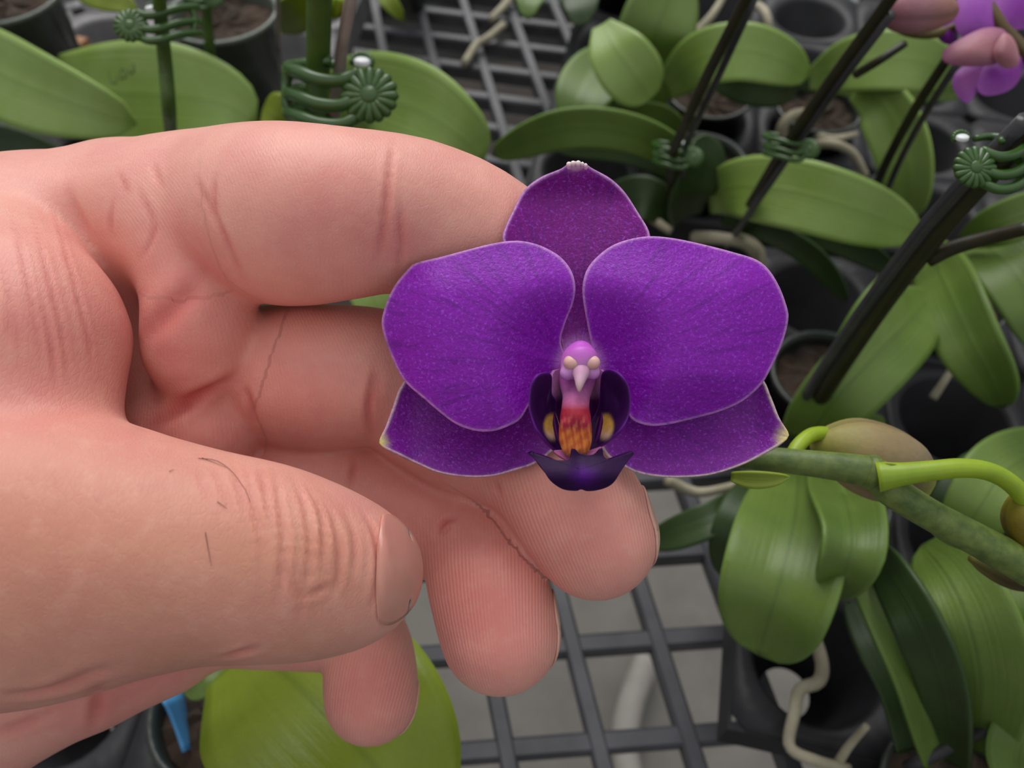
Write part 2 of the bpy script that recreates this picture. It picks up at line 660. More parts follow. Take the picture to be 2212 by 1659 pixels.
def chain(fd, pts, k=0.0, pad=9, flat=1.0):
    """pts: camera-space (x,y,z,r); returns slice and distance of the swept chain"""
    pts = np.asarray(pts, float)
    r = pts[:, 3].max()
    sl, X, Y, Z = fd.box(pts[:, :3].min(0) - r - pad, pts[:, :3].max(0) + r + pad)
    out = None
    for a, b in zip(pts[:-1], pts[1:]) if len(pts) > 1 else [(pts[0], pts[0] + np.array([0, 0, .01, 0]))]:
        ba = b[:3] - a[:3]
        L = (ba * ba).sum() + 1e-9
        t = np.clip(((X - a[0]) * ba[0] + (Y - a[1]) * ba[1] + (Z - a[2]) * ba[2]) / L, 0, 1)
        rr = a[3] + (b[3] - a[3]) * t
        q = np.sqrt((X - a[0] - t * ba[0]) ** 2 + (Y - a[1] - t * ba[1]) ** 2 + ((Z - a[2] - t * ba[2]) / flat) ** 2) - rr
        q = q.astype(np.float32)
        out = q if out is None else smin(out, q, k) if k else np.minimum(out, q)
    return sl, out


def hp(px, py, rpx, d, dr=None):                         # joint from picture position, radius and distance
    return (*CP(px, py, d), rpx / FPX * (dr or d))


def smooth_chain(js, n):
    return catmull(np.array(js), n)


HV = .5
fd = Field(CP(-1900, 1750, 112) * np.array([1, 1, 1]) + np.array([0, -6, -44]), [24, 40, -76], HV)


def put(js, k_int=1.5, k=4.0, n=None, pad=9, arr=None, flat=1.0):
    js = smooth_chain(js, n) if n else js
    sl, q = chain(fd, js, k_int, pad, flat)
    arr[sl] = smin(arr[sl], q, k)


palm = fd.d
# wrist and forearm
put([hp(-1750, 900, 420, 125), hp(-1000, 900, 400, 122), hp(-600, 930, 400, 120)], arr=palm, k=8, pad=6, flat=.75)
# metacarpal blocks
put([hp(-620, 740, 260, 122), hp(0, 548, 195, 126), hp(300, 494, 180, 122), hp(430, 474, 172, 117)], arr=palm, k=10)
put([hp(-620, 800, 250, 126), hp(0, 740, 190, 133), hp(400, 780, 150, 133)], arr=palm, k=10)
put([hp(-620, 950, 250, 128), hp(0, 980, 200, 134), hp(420, 960, 150, 134)], arr=palm, k=10)
put([hp(-620, 1080, 260, 126), hp(0, 1250, 210, 134), hp(360, 1250, 175, 136)], arr=palm, k=10)
# hypothenar (little-finger side of the palm)
put([hp(-420, 1300, 240, 126), hp(-60, 1480, 215, 126), hp(170, 1405, 172, 126), hp(330, 1345, 160, 130)], arr=palm, k=6)
# fleshy pads at the finger roots: a rounded distal edge of the palm
put([hp(120, 530, 150, 126), hp(230, 570, 150, 124.5), hp(285, 690, 150, 126), hp(280, 810, 160, 125.5), hp(270, 900, 155, 125)], arr=palm, k=6)
put([hp(230, 440, 100, 119), hp(325, 455, 102, 113.5), hp(392, 510, 106, 111.5), hp(424, 600, 112, 111), hp(432, 690, 113, 111), hp(428, 755, 110, 112)], n=14, arr=palm, k=5, k_int=.6)
put([hp(290, 950, 140, 124), hp(370, 940, 124, 119.5), hp(440, 930, 116, 116.5)], arr=palm, k=3)
put([hp(380, 1100, 130, 125), hp(430, 1060, 118, 124)], arr=palm, k=3)

hand = palm.copy()


def finger(js, k=3.0, kk=.4, n=26):
    tmp = np.full(fd.n, 50.0, np.float32)
    sl, q = chain(fd, smooth_chain(js, n), .5, 6)
    tmp = smin(palm[sl], q, k)
    hand[sl] = smin(hand[sl], tmp, kk)


finger([hp(390, 466, 172, 119), hp(480, 462, 178, 116.5), hp(560, 462, 188, 111), hp(640, 466, 193, 107), hp(740, 464, 181, 106), hp(835, 462, 168, 108), hp(900, 474, 166, 110),
        hp(1000, 512, 163, 113), hp(1110, 580, 152, 116), hp(1190, 640, 138, 119), hp(1265, 710, 122, 122)], 1.3)
finger([hp(470, 805, 140, 129), hp(560, 812, 150, 124.5), hp(640, 816, 156, 119.5), hp(700, 816, 156, 117.5), hp(770, 812, 150, 117.5), hp(850, 820, 143, 119), hp(920, 870, 143, 119.5),
        hp(1010, 925, 142, 118.5), hp(1110, 965, 136, 116), hp(1180, 1010, 138, 113.5), hp(1245, 1090, 142, 111), hp(1286, 1160, 134, 110.5)], 1.6)
finger([hp(440, 1010, 136, 131), hp(560, 1040, 140, 127.5), hp(680, 1050, 138, 124.5), hp(780, 1080, 132, 125), hp(880, 1110, 128, 125), hp(960, 1135, 120, 123),
        hp(1020, 1180, 116, 119), hp(1055, 1270, 128, 115), hp(1080, 1368, 129, 113)], 1.6)
finger([hp(400, 1270, 150, 134), hp(520, 1305, 130, 134), hp(640, 1330, 112, 135), hp(740, 1345, 104, 135), hp(790, 1390, 94, 133), hp(800, 1450, 98, 131), hp(801, 1505, 100, 130)], 2.5)

# thumb with its ball and web
th = np.full(fd.n, 50.0, np.float32)
put([hp(-700, 1020, 330, 114), hp(-380, 1120, 340, 104), hp(-160, 1170, 330, 98)], arr=th, k=6)
put([hp(-160, 1170, 330, 98), hp(40, 1190, 325, 95), hp(250, 1195, 268, 93), hp(430, 1200, 226, 92), hp(560, 1212, 210, 92.5), hp(660, 1228, 190, 93.5),
     hp(740, 1238, 161, 95), hp(772, 1238, 137, 96.5)], n=30, arr=th, k=4, k_int=.6)
put([hp(-500, 640, 260, 120), hp(-200, 600, 220, 116), hp(-30, 552, 165, 115)], arr=th, k=12)
put([hp(-240, 820, 300, 107), hp(-60, 740, 240, 103), hp(36, 770, 206, 101), hp(46, 850, 202, 100)], arr=th, k=4)
put([hp(-60, 600, 200, 111), hp(10, 622, 184, 108), hp(34, 700, 204, 103)], arr=th, k=5)
yy_ = (fd.lo[1] + HV * np.arange(fd.n[1])).astype(np.float32)
tt_ = np.clip((yy_ - 19) / 9, 0, 1)
kv = (1.0 + 8 * tt_ * tt_ * (3 - 2 * tt_))[None, :, None].astype(np.float32)
hand = smin(hand, th, kv)
# web between the thumb ball and the index knuckle blends softly
fd.d = hand
# light blur removes the joints between swept pieces
for ax in (0, 1, 2, 0, 1, 2):
    q = fd.d
    a, b, c = [slice(None)] * 3, [slice(None)] * 3, [slice(None)] * 3
    a[ax], b[ax], c[ax] = slice(0, -2), slice(1, -1), slice(2, None)
    r_ = q.copy()
    r_[tuple(b)] = .25 * q[tuple(a)] + .5 * q[tuple(b)] + .25 * q[tuple(c)]
    fd.d = r_
HVt, HF = fd.mesh()
del palm, th, hand


def vnormals(V, F):
    n = np.cross(V[F[:, 2]] - V[F[:, 0]], V[F[:, 3]] - V[F[:, 1]])
    N = np.zeros_like(V)
    for k in range(4):
        np.add.at(N, F[:, k], n)
    return N / (np.linalg.norm(N, axis=1)[:, None] + 1e-9)


HN = vnormals(HVt, HF)
cen = np.median(HVt[np.linalg.norm(HVt - CP(640, 466, 105), axis=1) < 16], 0)
if ((HVt - CP(640, 466, 105)) * HN)[np.linalg.norm(HVt - CP(640, 466, 105), axis=1) < 14].sum() < 0:
    HF = HF[:, ::-1].copy()
    HN = -HN
vis = HVt[:, 2] > -150
bvh = BVHTree.FromPolygons([tuple(v) for v in HVt], [tuple(f) for f in HF])


def cast(px, py):
    r = Vector(CP(px, py, 1.0))
    loc, nor, i, dist = bvh.ray_cast(Vector((0, 0, 0)), r.normalized())
    return None if loc is None else (np.array(loc), np.array(nor))


hpx = np.stack([HVt[:, 0] / -HVt[:, 2] * FPX + CX, -HVt[:, 1] / -HVt[:, 2] * FPX + CY], 1)     # where each skin point shows
red = np.zeros(len(HVt))
disp = np.zeros(len(HVt))


def crease(pl, depth=.4, w=.45, rd=.5, bulge=.3):
    P2 = catmull(np.array(pl, float), 40)
    S = [q[0] for q in (cast(*p) for p in P2) if q]
    if len(S) < 3:
        return
    S = np.array(S)
    lo, hi = S.min(0) - 4 * w - .5, S.max(0) + 4 * w + .5
    m = np.where(((HVt > lo) & (HVt < hi)).all(1))[0]
    if not len(m):
        return
    dd = np.full(len(m), 99.0)
    tt = np.zeros(len(m))
    for i, s in enumerate(S):
        q = np.linalg.norm(HVt[m] - s, axis=1)
        k = q < dd
        dd[k] = q[k]
        tt[k] = i / (len(S) - 1)
    env = np.sin(np.pi * np.clip(tt, .02, .98)) ** .8
    disp[m] += env * (-depth * np.exp(-(dd / w) ** 2) + bulge * depth * np.exp(-((dd - 2.1 * w) / w) ** 2))
    red[m] = np.maximum(red[m], env * rd * np.exp(-(dd / (w * 1.6)) ** 2))


# finger and palm creases
crease([(852, 300), (848, 327), (840, 390), (831, 474), (823, 529), (812, 575)], .34, .4, .5)
crease([(868, 440), (866, 495), (866, 550), (862, 590)], .3, .4, .45)
crease([(418, 385), (451, 440), (483, 508), (512, 571), (536, 613)], .35, .45, .5)
crease([(464, 380), (462, 428), (470, 470)], .3, .4, .5)
crease([(295, 398), (312, 436), (333, 487), (322, 530), (304, 560)], .32, .35, .5)
crease([(253, 369), (266, 395), (278, 424)], .25, .35, .4)
crease([(329, 348), (340, 380), (354, 411)], .25, .35, .4)
crease([(244, 430), (240, 480), (246, 520)], .25, .4, .4)
crease([(140, 400), (170, 460), (200, 510)], .2, .45, .4)
crease([(305, 738), (330, 712), (375, 665), (440, 605)], .7, 1.3, .4, .2)
crease([(300, 935), (371, 892), (422, 858), (481, 829), (530, 800)], .7, .8, .7)
crease([(523, 830), (540, 870), (548, 920)], .4, .6, .5)
crease([(814, 790), (802, 850), (797, 890), (803, 950)], .45, .5, .7)
crease([(826, 800), (818, 850), (815, 900)], .25, .4, .4)
crease([(768, 985), (762, 1020), (757, 1055)], .35, .45, .6)
crease([(985, 1117), (957, 1131), (943, 1158)], .45, .5, .7)
crease([(975, 1135), (955, 1158)], .2, .35, .4)
crease([(1068, 1035), (1082, 1075)], .3, .5, .4)
# loose skin on the thumb ball
for pl in ([(20, 430), (50, 560), (75, 680), (95, 800)], [(60, 420), (95, 560), (130, 700), (150, 840)], [(110, 430), (140, 540), (170, 640), (182, 720)],
           [(0, 560), (30, 680), (45, 800)], [(85, 640), (110, 740), (122, 840)], [(150, 600), (185, 700), (200, 800)], [(10, 650), (25, 740)]):
    crease(pl, .2, .3, .25, .6)
# thumb knuckle wrinkles
for pl, dp in (([(592, 1013), (603, 1090), (614, 1166), (608, 1243), (597, 1325)], .34), ([(630, 1022), (658, 1090), (671, 1166), (666, 1243), (652, 1287)], .34),
               ([(652, 1037), (690, 1101), (699, 1166), (688, 1243)], .28), ([(683, 1060), (718, 1123), (734, 1188), (729, 1260), (707, 1298)], .28),
               ([(526, 993), (548, 1090), (564, 1166), (566, 1240)], .22), ([(742, 1095), (764, 1150), (768, 1205), (760, 1250)], .2),
               ([(560, 1003), (578, 1080), (588, 1150)], .18), ([(650, 1290), (690, 1275), (725, 1262)], .2), ([(500, 985), (520, 1060), (535, 1130)], .14),
               ([(620, 1240), (650, 1300), (640, 1350)], .15), ([(460, 1000), (490, 1080), (505, 1150)], .12), ([(430, 1010), (455, 1090)], .1)):
    crease(pl, dp, .36, .22, .6)
crease([(480, 1422), (520, 1410), (560, 1398)], .4, .5, .5)
crease([(0, 1505), (110, 1492), (200, 1455), (250, 1440)], .5, .9, .4)
crease([(-20, 1590), (60, 1560), (120, 1535)], .4, .8, .4)
crease([(215, 1475), (208, 1540), (200, 1580)], .5, .8, .5)
# nail fold on the thumb
crease([(783, 1104), (803, 1140), (815, 1180), (818, 1230), (812, 1280), (803, 1312)], .35, .4, .5, .9)
HVt = HVt + HN * disp[:, None]

# blotches of redder skin (blood under the pads) and tanner back of the thumb, with its shade painted in


def blot(px, py, d, r, a):
    global red
    q = np.linalg.norm(HVt - CP(px, py, d), axis=1)
    red = red + a * np.exp(-(q / r) ** 2)


for b in ((700, 430, 96, 6, .30), (430, 640, 105, 7, .35), (420, 760, 105, 7, .2), (690, 820, 107, 7, .25), (430, 520, 103, 5, .2), (1060, 1350, 106, 8, .45), (1010, 1230, 110, 7, .35),
          (1230, 1080, 103, 7, .32), (1300, 1200, 103, 6, .2), (800, 1500, 122, 7, .5), (90, 830, 92, 8, .35), (170, 600, 98, 8, .2), (300, 1500, 118, 12, .4), (860, 1090, 117, 8, .3),
          (540, 1000, 116, 8, .35), (400, 900, 108, 8, .25), (560, 1060, 84, 4, .1), (100, 1000, 80, 12, .15), (835, 520, 98, 4, .3)):
    blot(*b)
# back of thumb is tanner; its darker shading goes into the same tint
tan = np.zeros(len(HVt))
for b in ((520, 1180, 82, 11), (680, 1200, 84, 9), (300, 1200, 80, 16), (60, 1200, 78, 18), (640, 1330, 88, 7), (400, 1350, 86, 10)):
    q = np.linalg.norm(HVt - CP(*b[:3]), axis=1)
    tan = np.maximum(tan, np.exp(-(q / b[3]) ** 2))
# fingerprint ridge coordinate (mm across the finger) with a mask
rid = np.zeros(len(HVt))
rmask = np.zeros(len(HVt))
for a, b, d, L in (((1195, 1010), (1290, 1180), 112, 14), ((1010, 1160), (1090, 1400), 115, 13), ((795, 1400), (803, 1540), 130, 11), ((560, 470), (830, 470), 106, 13), ((560, 810), (840, 815), 117, 12),
                   ((300, 700), (520, 760), 113, 12), ((330, 900), (520, 930), 113, 8), ((330, 520), (470, 480), 108, 9)):
    A, B = CP(*a, d), CP(*b, d)
    ax = (B - A) / np.linalg.norm(B - A)
    sd = np.array([-ax[1], ax[0], 0])
    q = np.linalg.norm(HVt - (A + B) / 2, axis=1)
    w = np.clip(1.35 - q / L, 0, 1)
    x = (HVt - A) @ sd
    y = (HVt - A) @ ax
    tip = d != 106 and a[0] > 790 and a[1] > 1000
    if tip:
        u = x * .93 + .012 * x * np.maximum(0, y) ** 1.6 * .3 + .22 * y
    else:
        u = y * .95 + .25 * x + .03 * x * x
    rid = np.where(w > rmask, u, rid)
    rmask = np.maximum(rmask, w * (1.0 if tip else .4))

ms = bpy.data.materials.new('skin')
t, b = nt(ms)
oc = nd(t, 'ShaderNodeTexCoord').outputs['Object']
ar = nd(t, 'ShaderNodeAttribute', attribute_name='red').outputs['Fac']
at_ = nd(t, 'ShaderNodeAttribute', attribute_name='tan').outputs['Fac']
rd_ = nd(t, 'ShaderNodeAttribute', attribute_name='rid').outputs['Fac']
rm_ = nd(t, 'ShaderNodeAttribute', attribute_name='rmask').outputs['Fac']
n1 = noise(t, 110, 4, .6)
n2 = noise(t, 420, 3, .6)
base = mixc(t, ramp(t, n1, .35, .68, 0, .55), lin((231, 167, 153)), lin((216, 140, 135)))
base = mixc(t, at_, base, mixc(t, ramp(t, n1, .35, .65, 0, .6), lin((202, 142, 120)), lin((190, 126, 110))))
base = mixc(t, mth(t, 'MULTIPLY', ar, .85, True), base, lin((200, 92, 92)))
base = mixc(t, ramp(t, n2, .5, .75, 0, .16), base, lin((236, 190, 172)))
t.links.new(base, b.inputs['Base Color'])
b.inputs['Roughness'].default_value = .46
b.inputs['Specular IOR Level'].default_value = .38
b.inputs['Subsurface Weight'].default_value = .5
b.inputs['Subsurface Radius'].default_value = (1, .36, .22)
b.inputs['Subsurface Scale'].default_value = .001
# ridges
ph = mth(t, 'ADD', mth(t, 'MULTIPLY', rd_, 2 * math.pi / .48), mth(t, 'MULTIPLY', n2, 3.0))
ridge = mth(t, 'MULTIPLY', mth(t, 'SINE', ph), rm_)
# skin cells: crossing fine lines
vo = nd(t, 'ShaderNodeTexVoronoi')
vo.feature = 'DISTANCE_TO_EDGE'
vo.inputs['Scale'].default_value = 1500
mp = nd(t, 'ShaderNodeMapping')
mp.inputs['Scale'].default_value = (1.5, .6, 1)
mp.inputs['Rotation'].default_value = (0, 0, .35)
t.links.new(oc, mp.inputs['Vector'])
t.links.new(mp.outputs[0], vo.inputs['Vector'])
cell = ramp(t, vo.outputs[0], 0, .16)
nb = bump(t, b, ridge, .00004, .8)
cellm = mth(t, 'MULTIPLY', cell, mth(t, 'SUBTRACT', 1.0, mth(t, 'MULTIPLY', rm_, .8)))
nb = bump(t, b, cellm, .00005, .38, nb)
nb = bump(t, b, n2, .00014, .5, nb)
M['skin'] = ms

hand_o = mk('hand', c2w(HVt), HF, M['skin'], label='bare left hand, palm towards the viewer, curled around the back of the purple orchid flower', cat='hand',
            attrs={'red': np.clip(red, 0, 1), 'tan': tan, 'rid': rid, 'rmask': rmask}, base=D(-1500, 900, 120))

mn = bpy.data.materials.new('nail')
t, b = nt(mn)
t.links.new(mixc(t, ramp(t, noise(t, 160, 2), .3, .7), lin((214, 150, 136)), lin((206, 138, 126))), b.inputs['Base Color'])
b.inputs['Roughness'].default_value = .3
b.inputs['Subsurface Weight'].default_value = 1
b.inputs['Subsurface Radius'].default_value = (1, .4, .3)
b.inputs['Subsurface Scale'].default_value = .001
M['nail'] = mn
M['nail_edge'] = plain('nail_edge', (220, 178, 162), .35, (210, 160, 146), 300)
bvh = BVHTree.FromPolygons([tuple(v) for v in HVt], [tuple(f) for f in HF])


def nail(center, axis, half, length, wid, lift, name, mat, label=None):
    """plate wrapped on the fingertip: rays from the bone outward give the skin, the plate lies just above"""
    c, ax, hf = [np.asarray(v, float) for v in (center, axis, half)]
    ax = ax / np.linalg.norm(ax)
    hf = hf - ax * (hf @ ax)
    hf /= np.linalg.norm(hf)
    sd = np.cross(ax, hf)
    n, m = 16, 18
    V = []
    for i in range(n + 1):
        s = i / n
        for j in range(m + 1):
            u = j / m * 2 - 1
            edge = 1 - .25 * (abs(2 * s - 1)) ** 4
            a = u * wid * edge
            dirn = hf * math.cos(a) + sd * math.sin(a)
            o = c + ax * (s * length * .45)
            b_t = s * 1.0 - .12 * u * u * (1 if s > .5 else -1)
            dirn = dirn * math.cos(b_t) + ax * math.sin(b_t)
            loc, nor, k, dist = bvh.ray_cast(Vector(o), Vector(dirn), 14)
            p = np.array(loc) if loc is not None else o + dirn * 7
            V.append(p + dirn * lift)
    F = []
    for i in range(n):
        for j in range(m):
            a = i * (m + 1) + j
            F.append((a, a + 1, a + m + 2, a + m + 1))
    return mk(name, c2w(np.array(V)), F, mat, hand_o, label=label, solid=.24)


nail(CP(768, 1228, 96.2), CP(840, 1230, 97) - CP(700, 1222, 94), CP(768, 1192, 80) - CP(768, 1228, 96.2), 6.3, .92, .16, 'thumb_nail', M['nail'], 'broad pink thumb nail')
nail(CP(1262, 1120, 110.8), CP(1290, 1170, 110.5) - CP(1240, 1090, 111.5), CP(1400, 1060, 116) - CP(1262, 1120, 110.8), 7.5, .95, .16, 'fingernail', M['nail_edge'], 'thin pale edge of the middle fingernail')
nail(CP(1068, 1300, 114.5), CP(1085, 1370, 113) - CP(1060, 1280, 115), CP(1200, 1270, 121) - CP(1068, 1300, 114.5), 6.5, .95, .16, 'fingernail', M['nail_edge'], 'thin pale edge of the ring fingernail')
nail(CP(800, 1470, 130.5), CP(801, 1505, 130) - CP(800, 1450, 131), CP(900, 1460, 138) - CP(800, 1470, 130.5), 6.0, .95, .16, 'fingernail', M['nail_edge'], 'pale edge of the little fingernail')


def hair(pl):
    S = [q[0] + q[1] * .12 for q in (cast(*p) for p in catmull(np.array(pl, float), 12)) if q]
    if len(S) > 3:
        tube('hair', c2w(np.array(S)), np.linspace(.035, .015, len(S)), M['hair'], hand_o, n=5)


hair([(428, 992), (470, 998), (505, 1025), (530, 1060), (540, 1086)])
hair([(436, 991), (462, 1001), (488, 1012)])
hair([(444, 1150), (450, 1185), (457, 1222)])
hair([(366, 1020), (376, 1016)])
hair([(470, 1085), (490, 1100)])

# ================================================================== ORCHID FLOWER
flower = thing('orchid_flower', D(1250, 800, 106), 'vivid purple moth orchid bloom resting against the fingers', 'flower')
PUR = np.array(lin((140, 18, 178)))
PUR_D = np.array(lin((92, 4, 118)))
RIM = np.array(lin((206, 150, 214)))


def blade(name, outline, depth, color, m, parent=None, cxy=None, veinbase=(1250, 790), rings=22, nn=120, t=.45, label=None, veins=(22, .55), smooth=True):
    O = catmull(np.array(outline, float), nn, closed=True)
    c = O.mean(0) if cxy is None else np.array(cxy, float)
    V, UV, CO = [], [], []
    rs = np.r_[np.linspace(0, .9, rings - 4), .94, .97, .985, 1.0]
    for r in rs:
        for q in O if r > 0 else O[:1]:
            p = c + (q - c) * r
            d = depth(p[0], p[1], r)
            V.append(D(p[0], p[1], d))
            dx, dy = p[0] - veinbase[0], p[1] - veinbase[1]
            L = math.hypot(dx, dy)
            a = math.atan2(dy, dx)
            UV.append((a * veins[0], L / 100 * veins[1]))
            CO.append(color(p[0], p[1], r))
    F = [(0, 1 + k, 1 + (k + 1) % nn) for k in range(nn)]
    for i in range(len(rs) - 2):
        for k in range(nn):
            a, b2 = 1 + i * nn + k, 1 + i * nn + (k + 1) % nn
            F.append((a, a + nn, b2 + nn, b2))
    return mk(name, V, F, m, parent if parent is not None else flower, colr=np.array(CO), uv=UV, solid=t, label=label)


def sst(x, a, b):
    x = min(1, max(0, (x - a) / (b - a)))
    return x * x * (3 - 2 * x)


def lerp(a, b, t):
    return a + (b - a) * t


def petal_col(base, rimw=.965, rimc=RIM, whitebase=True, tip=None, dark=None):
    def f(x, y, r):
        c = base.copy()
        if dark is not None:
            c = lerp(c, PUR_D, dark(x, y))
        if whitebase:
            q = math.hypot(x - 1252, (y - 785) * .9)
            c = lerp(np.array(lin((206, 136, 214))), c, sst(q, 34, 66))
        c = lerp(c, rimc, .85 * sst(r, rimw, .995))
        if tip is not None:
            q = math.hypot(x - tip[0], y - tip[1])
            c = lerp(np.array(lin(tip[2])), c, sst(q, tip[3] * .3, tip[3]))
        return c
    return f


dors = [(1222, 800), (1215, 745), (1196, 690), (1150, 630), (1105, 575), (1087, 520), (1091, 494), (1110, 453), (1133, 412), (1169, 384), (1212, 365), (1229, 352), (1243, 349), (1262, 353), (1281, 365),
        (1321, 389), (1353, 421), (1380, 462), (1401, 499), (1402, 530), (1385, 570), (1340, 640), (1298, 695), (1284, 748), (1280, 800)]
blade('dorsal_sepal', dors, lambda x, y, r: 104.5 + 1.8 * sst(y, 620, 380) - 3.0 * (abs(x - 1246) / 160) ** 2 - 2.2 * sst(y, 440, 350),
      petal_col(np.array(lin((130, 0, 136))), tip=(1243, 340, (236, 214, 216), 34)), M['petal'], cxy=(1247, 570), label='upper purple sepal with a pale puckered tip')
lsl = [(1215, 835), (1225, 880), (1215, 945), (1183, 982), (1151, 1003), (1110, 1016), (1064, 1028), (1009, 1030), (949, 1021), (904, 1003), (858, 981), (828, 966), (819, 953), (833, 922), (849, 879),
       (866, 835), (900, 800), (980, 790), (1100, 800)]
blade('lateral_sepal', lsl, lambda x, y, r: 105.0 - 1.8 * sst(y, 880, 1030) + 1.2 * (1 - r * r) - 1.2 * sst(x, 900, 820),
      petal_col(np.array(lin((124, 8, 150))), rimc=np.array(lin((226, 196, 206))), tip=(812, 957, (226, 214, 130), 34)), M['petal'], cxy=(1040, 925), label='lower left purple sepal with a yellow tip')
lsr = [(1285, 835), (1275, 880), (1288, 940), (1311, 984), (1348, 1007), (1371, 1019), (1412, 1028), (1467, 1031), (1536, 1025), (1605, 1003), (1660, 975), (1692, 955), (1704, 941), (1696, 923),
       (1682, 900), (1664, 856), (1646, 819), (1600, 790), (1500, 785), (1390, 795)]
blade('lateral_sepal', lsr, lambda x, y, r: 105.0 - 1.8 * sst(y, 880, 1030) + 1.2 * (1 - r * r) - 1.2 * sst(x, 1620, 1700),
      petal_col(np.array(lin((124, 8, 150))), rimc=np.array(lin((226, 206, 196))), tip=(1712, 945, (226, 214, 130), 46)), M['petal'], cxy=(1480, 920), label='lower right purple sepal with a yellow tip')
pl_ = [(1232, 800), (1216, 760), (1210, 732), (1220, 696), (1238, 650), (1242, 618), (1233, 586), (1211, 558), (1179, 538), (1146, 526), (1110, 522), (1064, 528), (1009, 542), (954, 557), (899, 571), (881, 586), (858, 613),
       (842, 641), (830, 673), (826, 700), (835, 737), (849, 773), (867, 810), (885, 833), (917, 860), (949, 888), (986, 915), (1027, 929), (1064, 930), (1096, 920), (1124, 904), (1142, 874), (1172, 830), (1205, 815)]
blade('petal', pl_, lambda x, y, r: 103.5 - 4.2 * sst(math.hypot(x - 1215, y - 770), 0, 180) - 1.6 * (1 - r ** 2.2) + 1.3 * sst(x, 960, 830) + 1.0 * sst(y, 640, 520) + .25 * math.sin(math.atan2(y - 720, x - 1030) * 5) * r ** 4,
      petal_col(PUR), M['petal'], cxy=(1040, 722), label='broad left purple petal with a pale rim')
pr_ = [(1272, 800), (1280, 760), (1275, 732), (1266, 686), (1259, 641), (1259, 613), (1270, 581), (1293, 554), (1325, 531), (1366, 517), (1408, 512), (1458, 517), (1522, 531), (1582, 547), (1632, 563), (1660, 586), (1682, 622),
       (1696, 659), (1701, 686), (1692, 728), (1678, 764), (1660, 801), (1640, 832), (1600, 866), (1550, 888), (1495, 903), (1440, 916), (1398, 918), (1362, 902), (1352, 860), (1330, 830), (1300, 815)]
blade('petal', pr_, lambda x, y, r: 103.5 - 4.2 * sst(math.hypot(x - 1290, y - 770), 0, 180) - 1.6 * (1 - r ** 2.2) + 1.3 * sst(x, 1560, 1700) + 1.0 * sst(y, 640, 520) + 1.6 * sst(y, 800, 910) + .25 * math.sin(math.atan2(y - 720, x - 1480) * 5 + 1) * r ** 4,
      petal_col(PUR), M['petal'], cxy=(1478, 715), label='broad right purple petal with a pale rim')

# --- small sculpted pieces


def blob(name, chains, m, parent, colf, vox=.16, k=.5, label=None, cut=()):
    allp = np.vstack([np.array(c[0]) for c in chains])
    r = allp[:, 3].max() + 1
    f = Field(allp[:, :3].min(0) - r, allp[:, :3].max(0) + r, vox)
    for c in chains:
        js = np.array(c[0])
        kk = c[1] if len(c) > 1 else k
        sl, q = chain(f, catmull(js, 12) if len(js) > 2 else js, .2, 3)
        f.d[sl] = smin(f.d[sl], q, kk)
    for c in cut:
        sl, q = chain(f, c, .1, 1)
        f.d[sl] = np.maximum(f.d[sl], -q)
    V, F = f.mesh()
    N = vnormals(V, F)
    if ((V - V.mean(0)) * N).sum() < 0:
        F = F[:, ::-1].copy()
    px = V[:, 0] / -V[:, 2] * FPX + CX
    py = -V[:, 1] / -V[:, 2] * FPX + CY
    return mk(name, c2w(V), F, m, parent, colr=colf(px, py, V), label=label)


def ccol(stops):
    """colour by picture-height stops, evaluated once on the piece's own points"""
    ys = [s[0] for s in stops]
    cs = np.array([lin(s[1]) for s in stops])

    def f(px, py, V):
        return np.stack([np.interp(py, ys, cs[:, i]) for i in range(3)], 1)
    return f


column = blob('column', [([hp(1252, 800, 34, 103), hp(1252, 788, 38, 99.5), hp(1252, 780, 39, 97.2)], .5),
                         ([hp(1234, 796, 24, 97), hp(1225, 806, 16, 96.6)], .6), ([hp(1272, 796, 24, 97), hp(1281, 805, 15, 96.6)], .6),
                         ([hp(1256, 758, 20, 97), hp(1257, 768, 28, 96.6)], .8)],
              M['column'], flower, ccol([(738, (190, 84, 200)), (768, (200, 110, 200)), (800, (208, 146, 206)), (822, (186, 116, 200))]), label='pale pink column at the centre')
anther = lambda nm, x, y: blob(nm, [([hp(x - 4, y + 3, 16, 95.9), hp(x + 4, y + 3.5, 15.5, 95.85)], .3)], M['column'], column, ccol([(760, (226, 182, 166)), (800, (218, 164, 164))]), .1, label='pale yellow pollen cap')
anther('pollen_cap', 1237, 780)
anther('pollen_cap', 1277, 780)
blob('beak', [([hp(1255, 800, 20, 95.9), hp(1254, 814, 13, 95.2), hp(1252, 830, 8, 94.6), hp(1251, 844, 3, 94.4)], .5)], M['column'], column,
     ccol([(780, (206, 140, 186)), (812, (208, 164, 190)), (845, (190, 164, 156))]), .1, label='tapering pale beak')

YEL, DKP = np.array(lin((222, 170, 84))), np.array(lin((52, 10, 72)))
CRM = np.array(lin((226, 190, 168)))
def lip_col(px, py, V):
    ys = [800, 850, 872, 885, 920, 935, 965, 990]
    cs = np.array([lin(c) for c in ((176, 80, 170), (190, 110, 170), (186, 96, 140), (160, 40, 60), (150, 30, 62), (196, 96, 50), (214, 116, 60), (206, 130, 110))])
    base = np.stack([np.interp(py, ys, cs[:, i]) for i in range(3)], 1)
    st = np.clip((np.sin(px * .42 + 1.3 * np.sin(py * .09)) + .8 * np.sin(py * .23 + px * .19) + .7 * np.sin(px * .77 - py * .12)) * .9, -1, 1) * np.clip((py - 890) / 40, 0, 1) * .75
    base = base + np.clip(st, 0, 1)[:, None] * .35 * (np.array(lin((240, 180, 90))) - base)
    base = base + np.clip(-st, 0, 1)[:, None] * .4 * (np.array(lin((120, 20, 30))) - base)
    return base


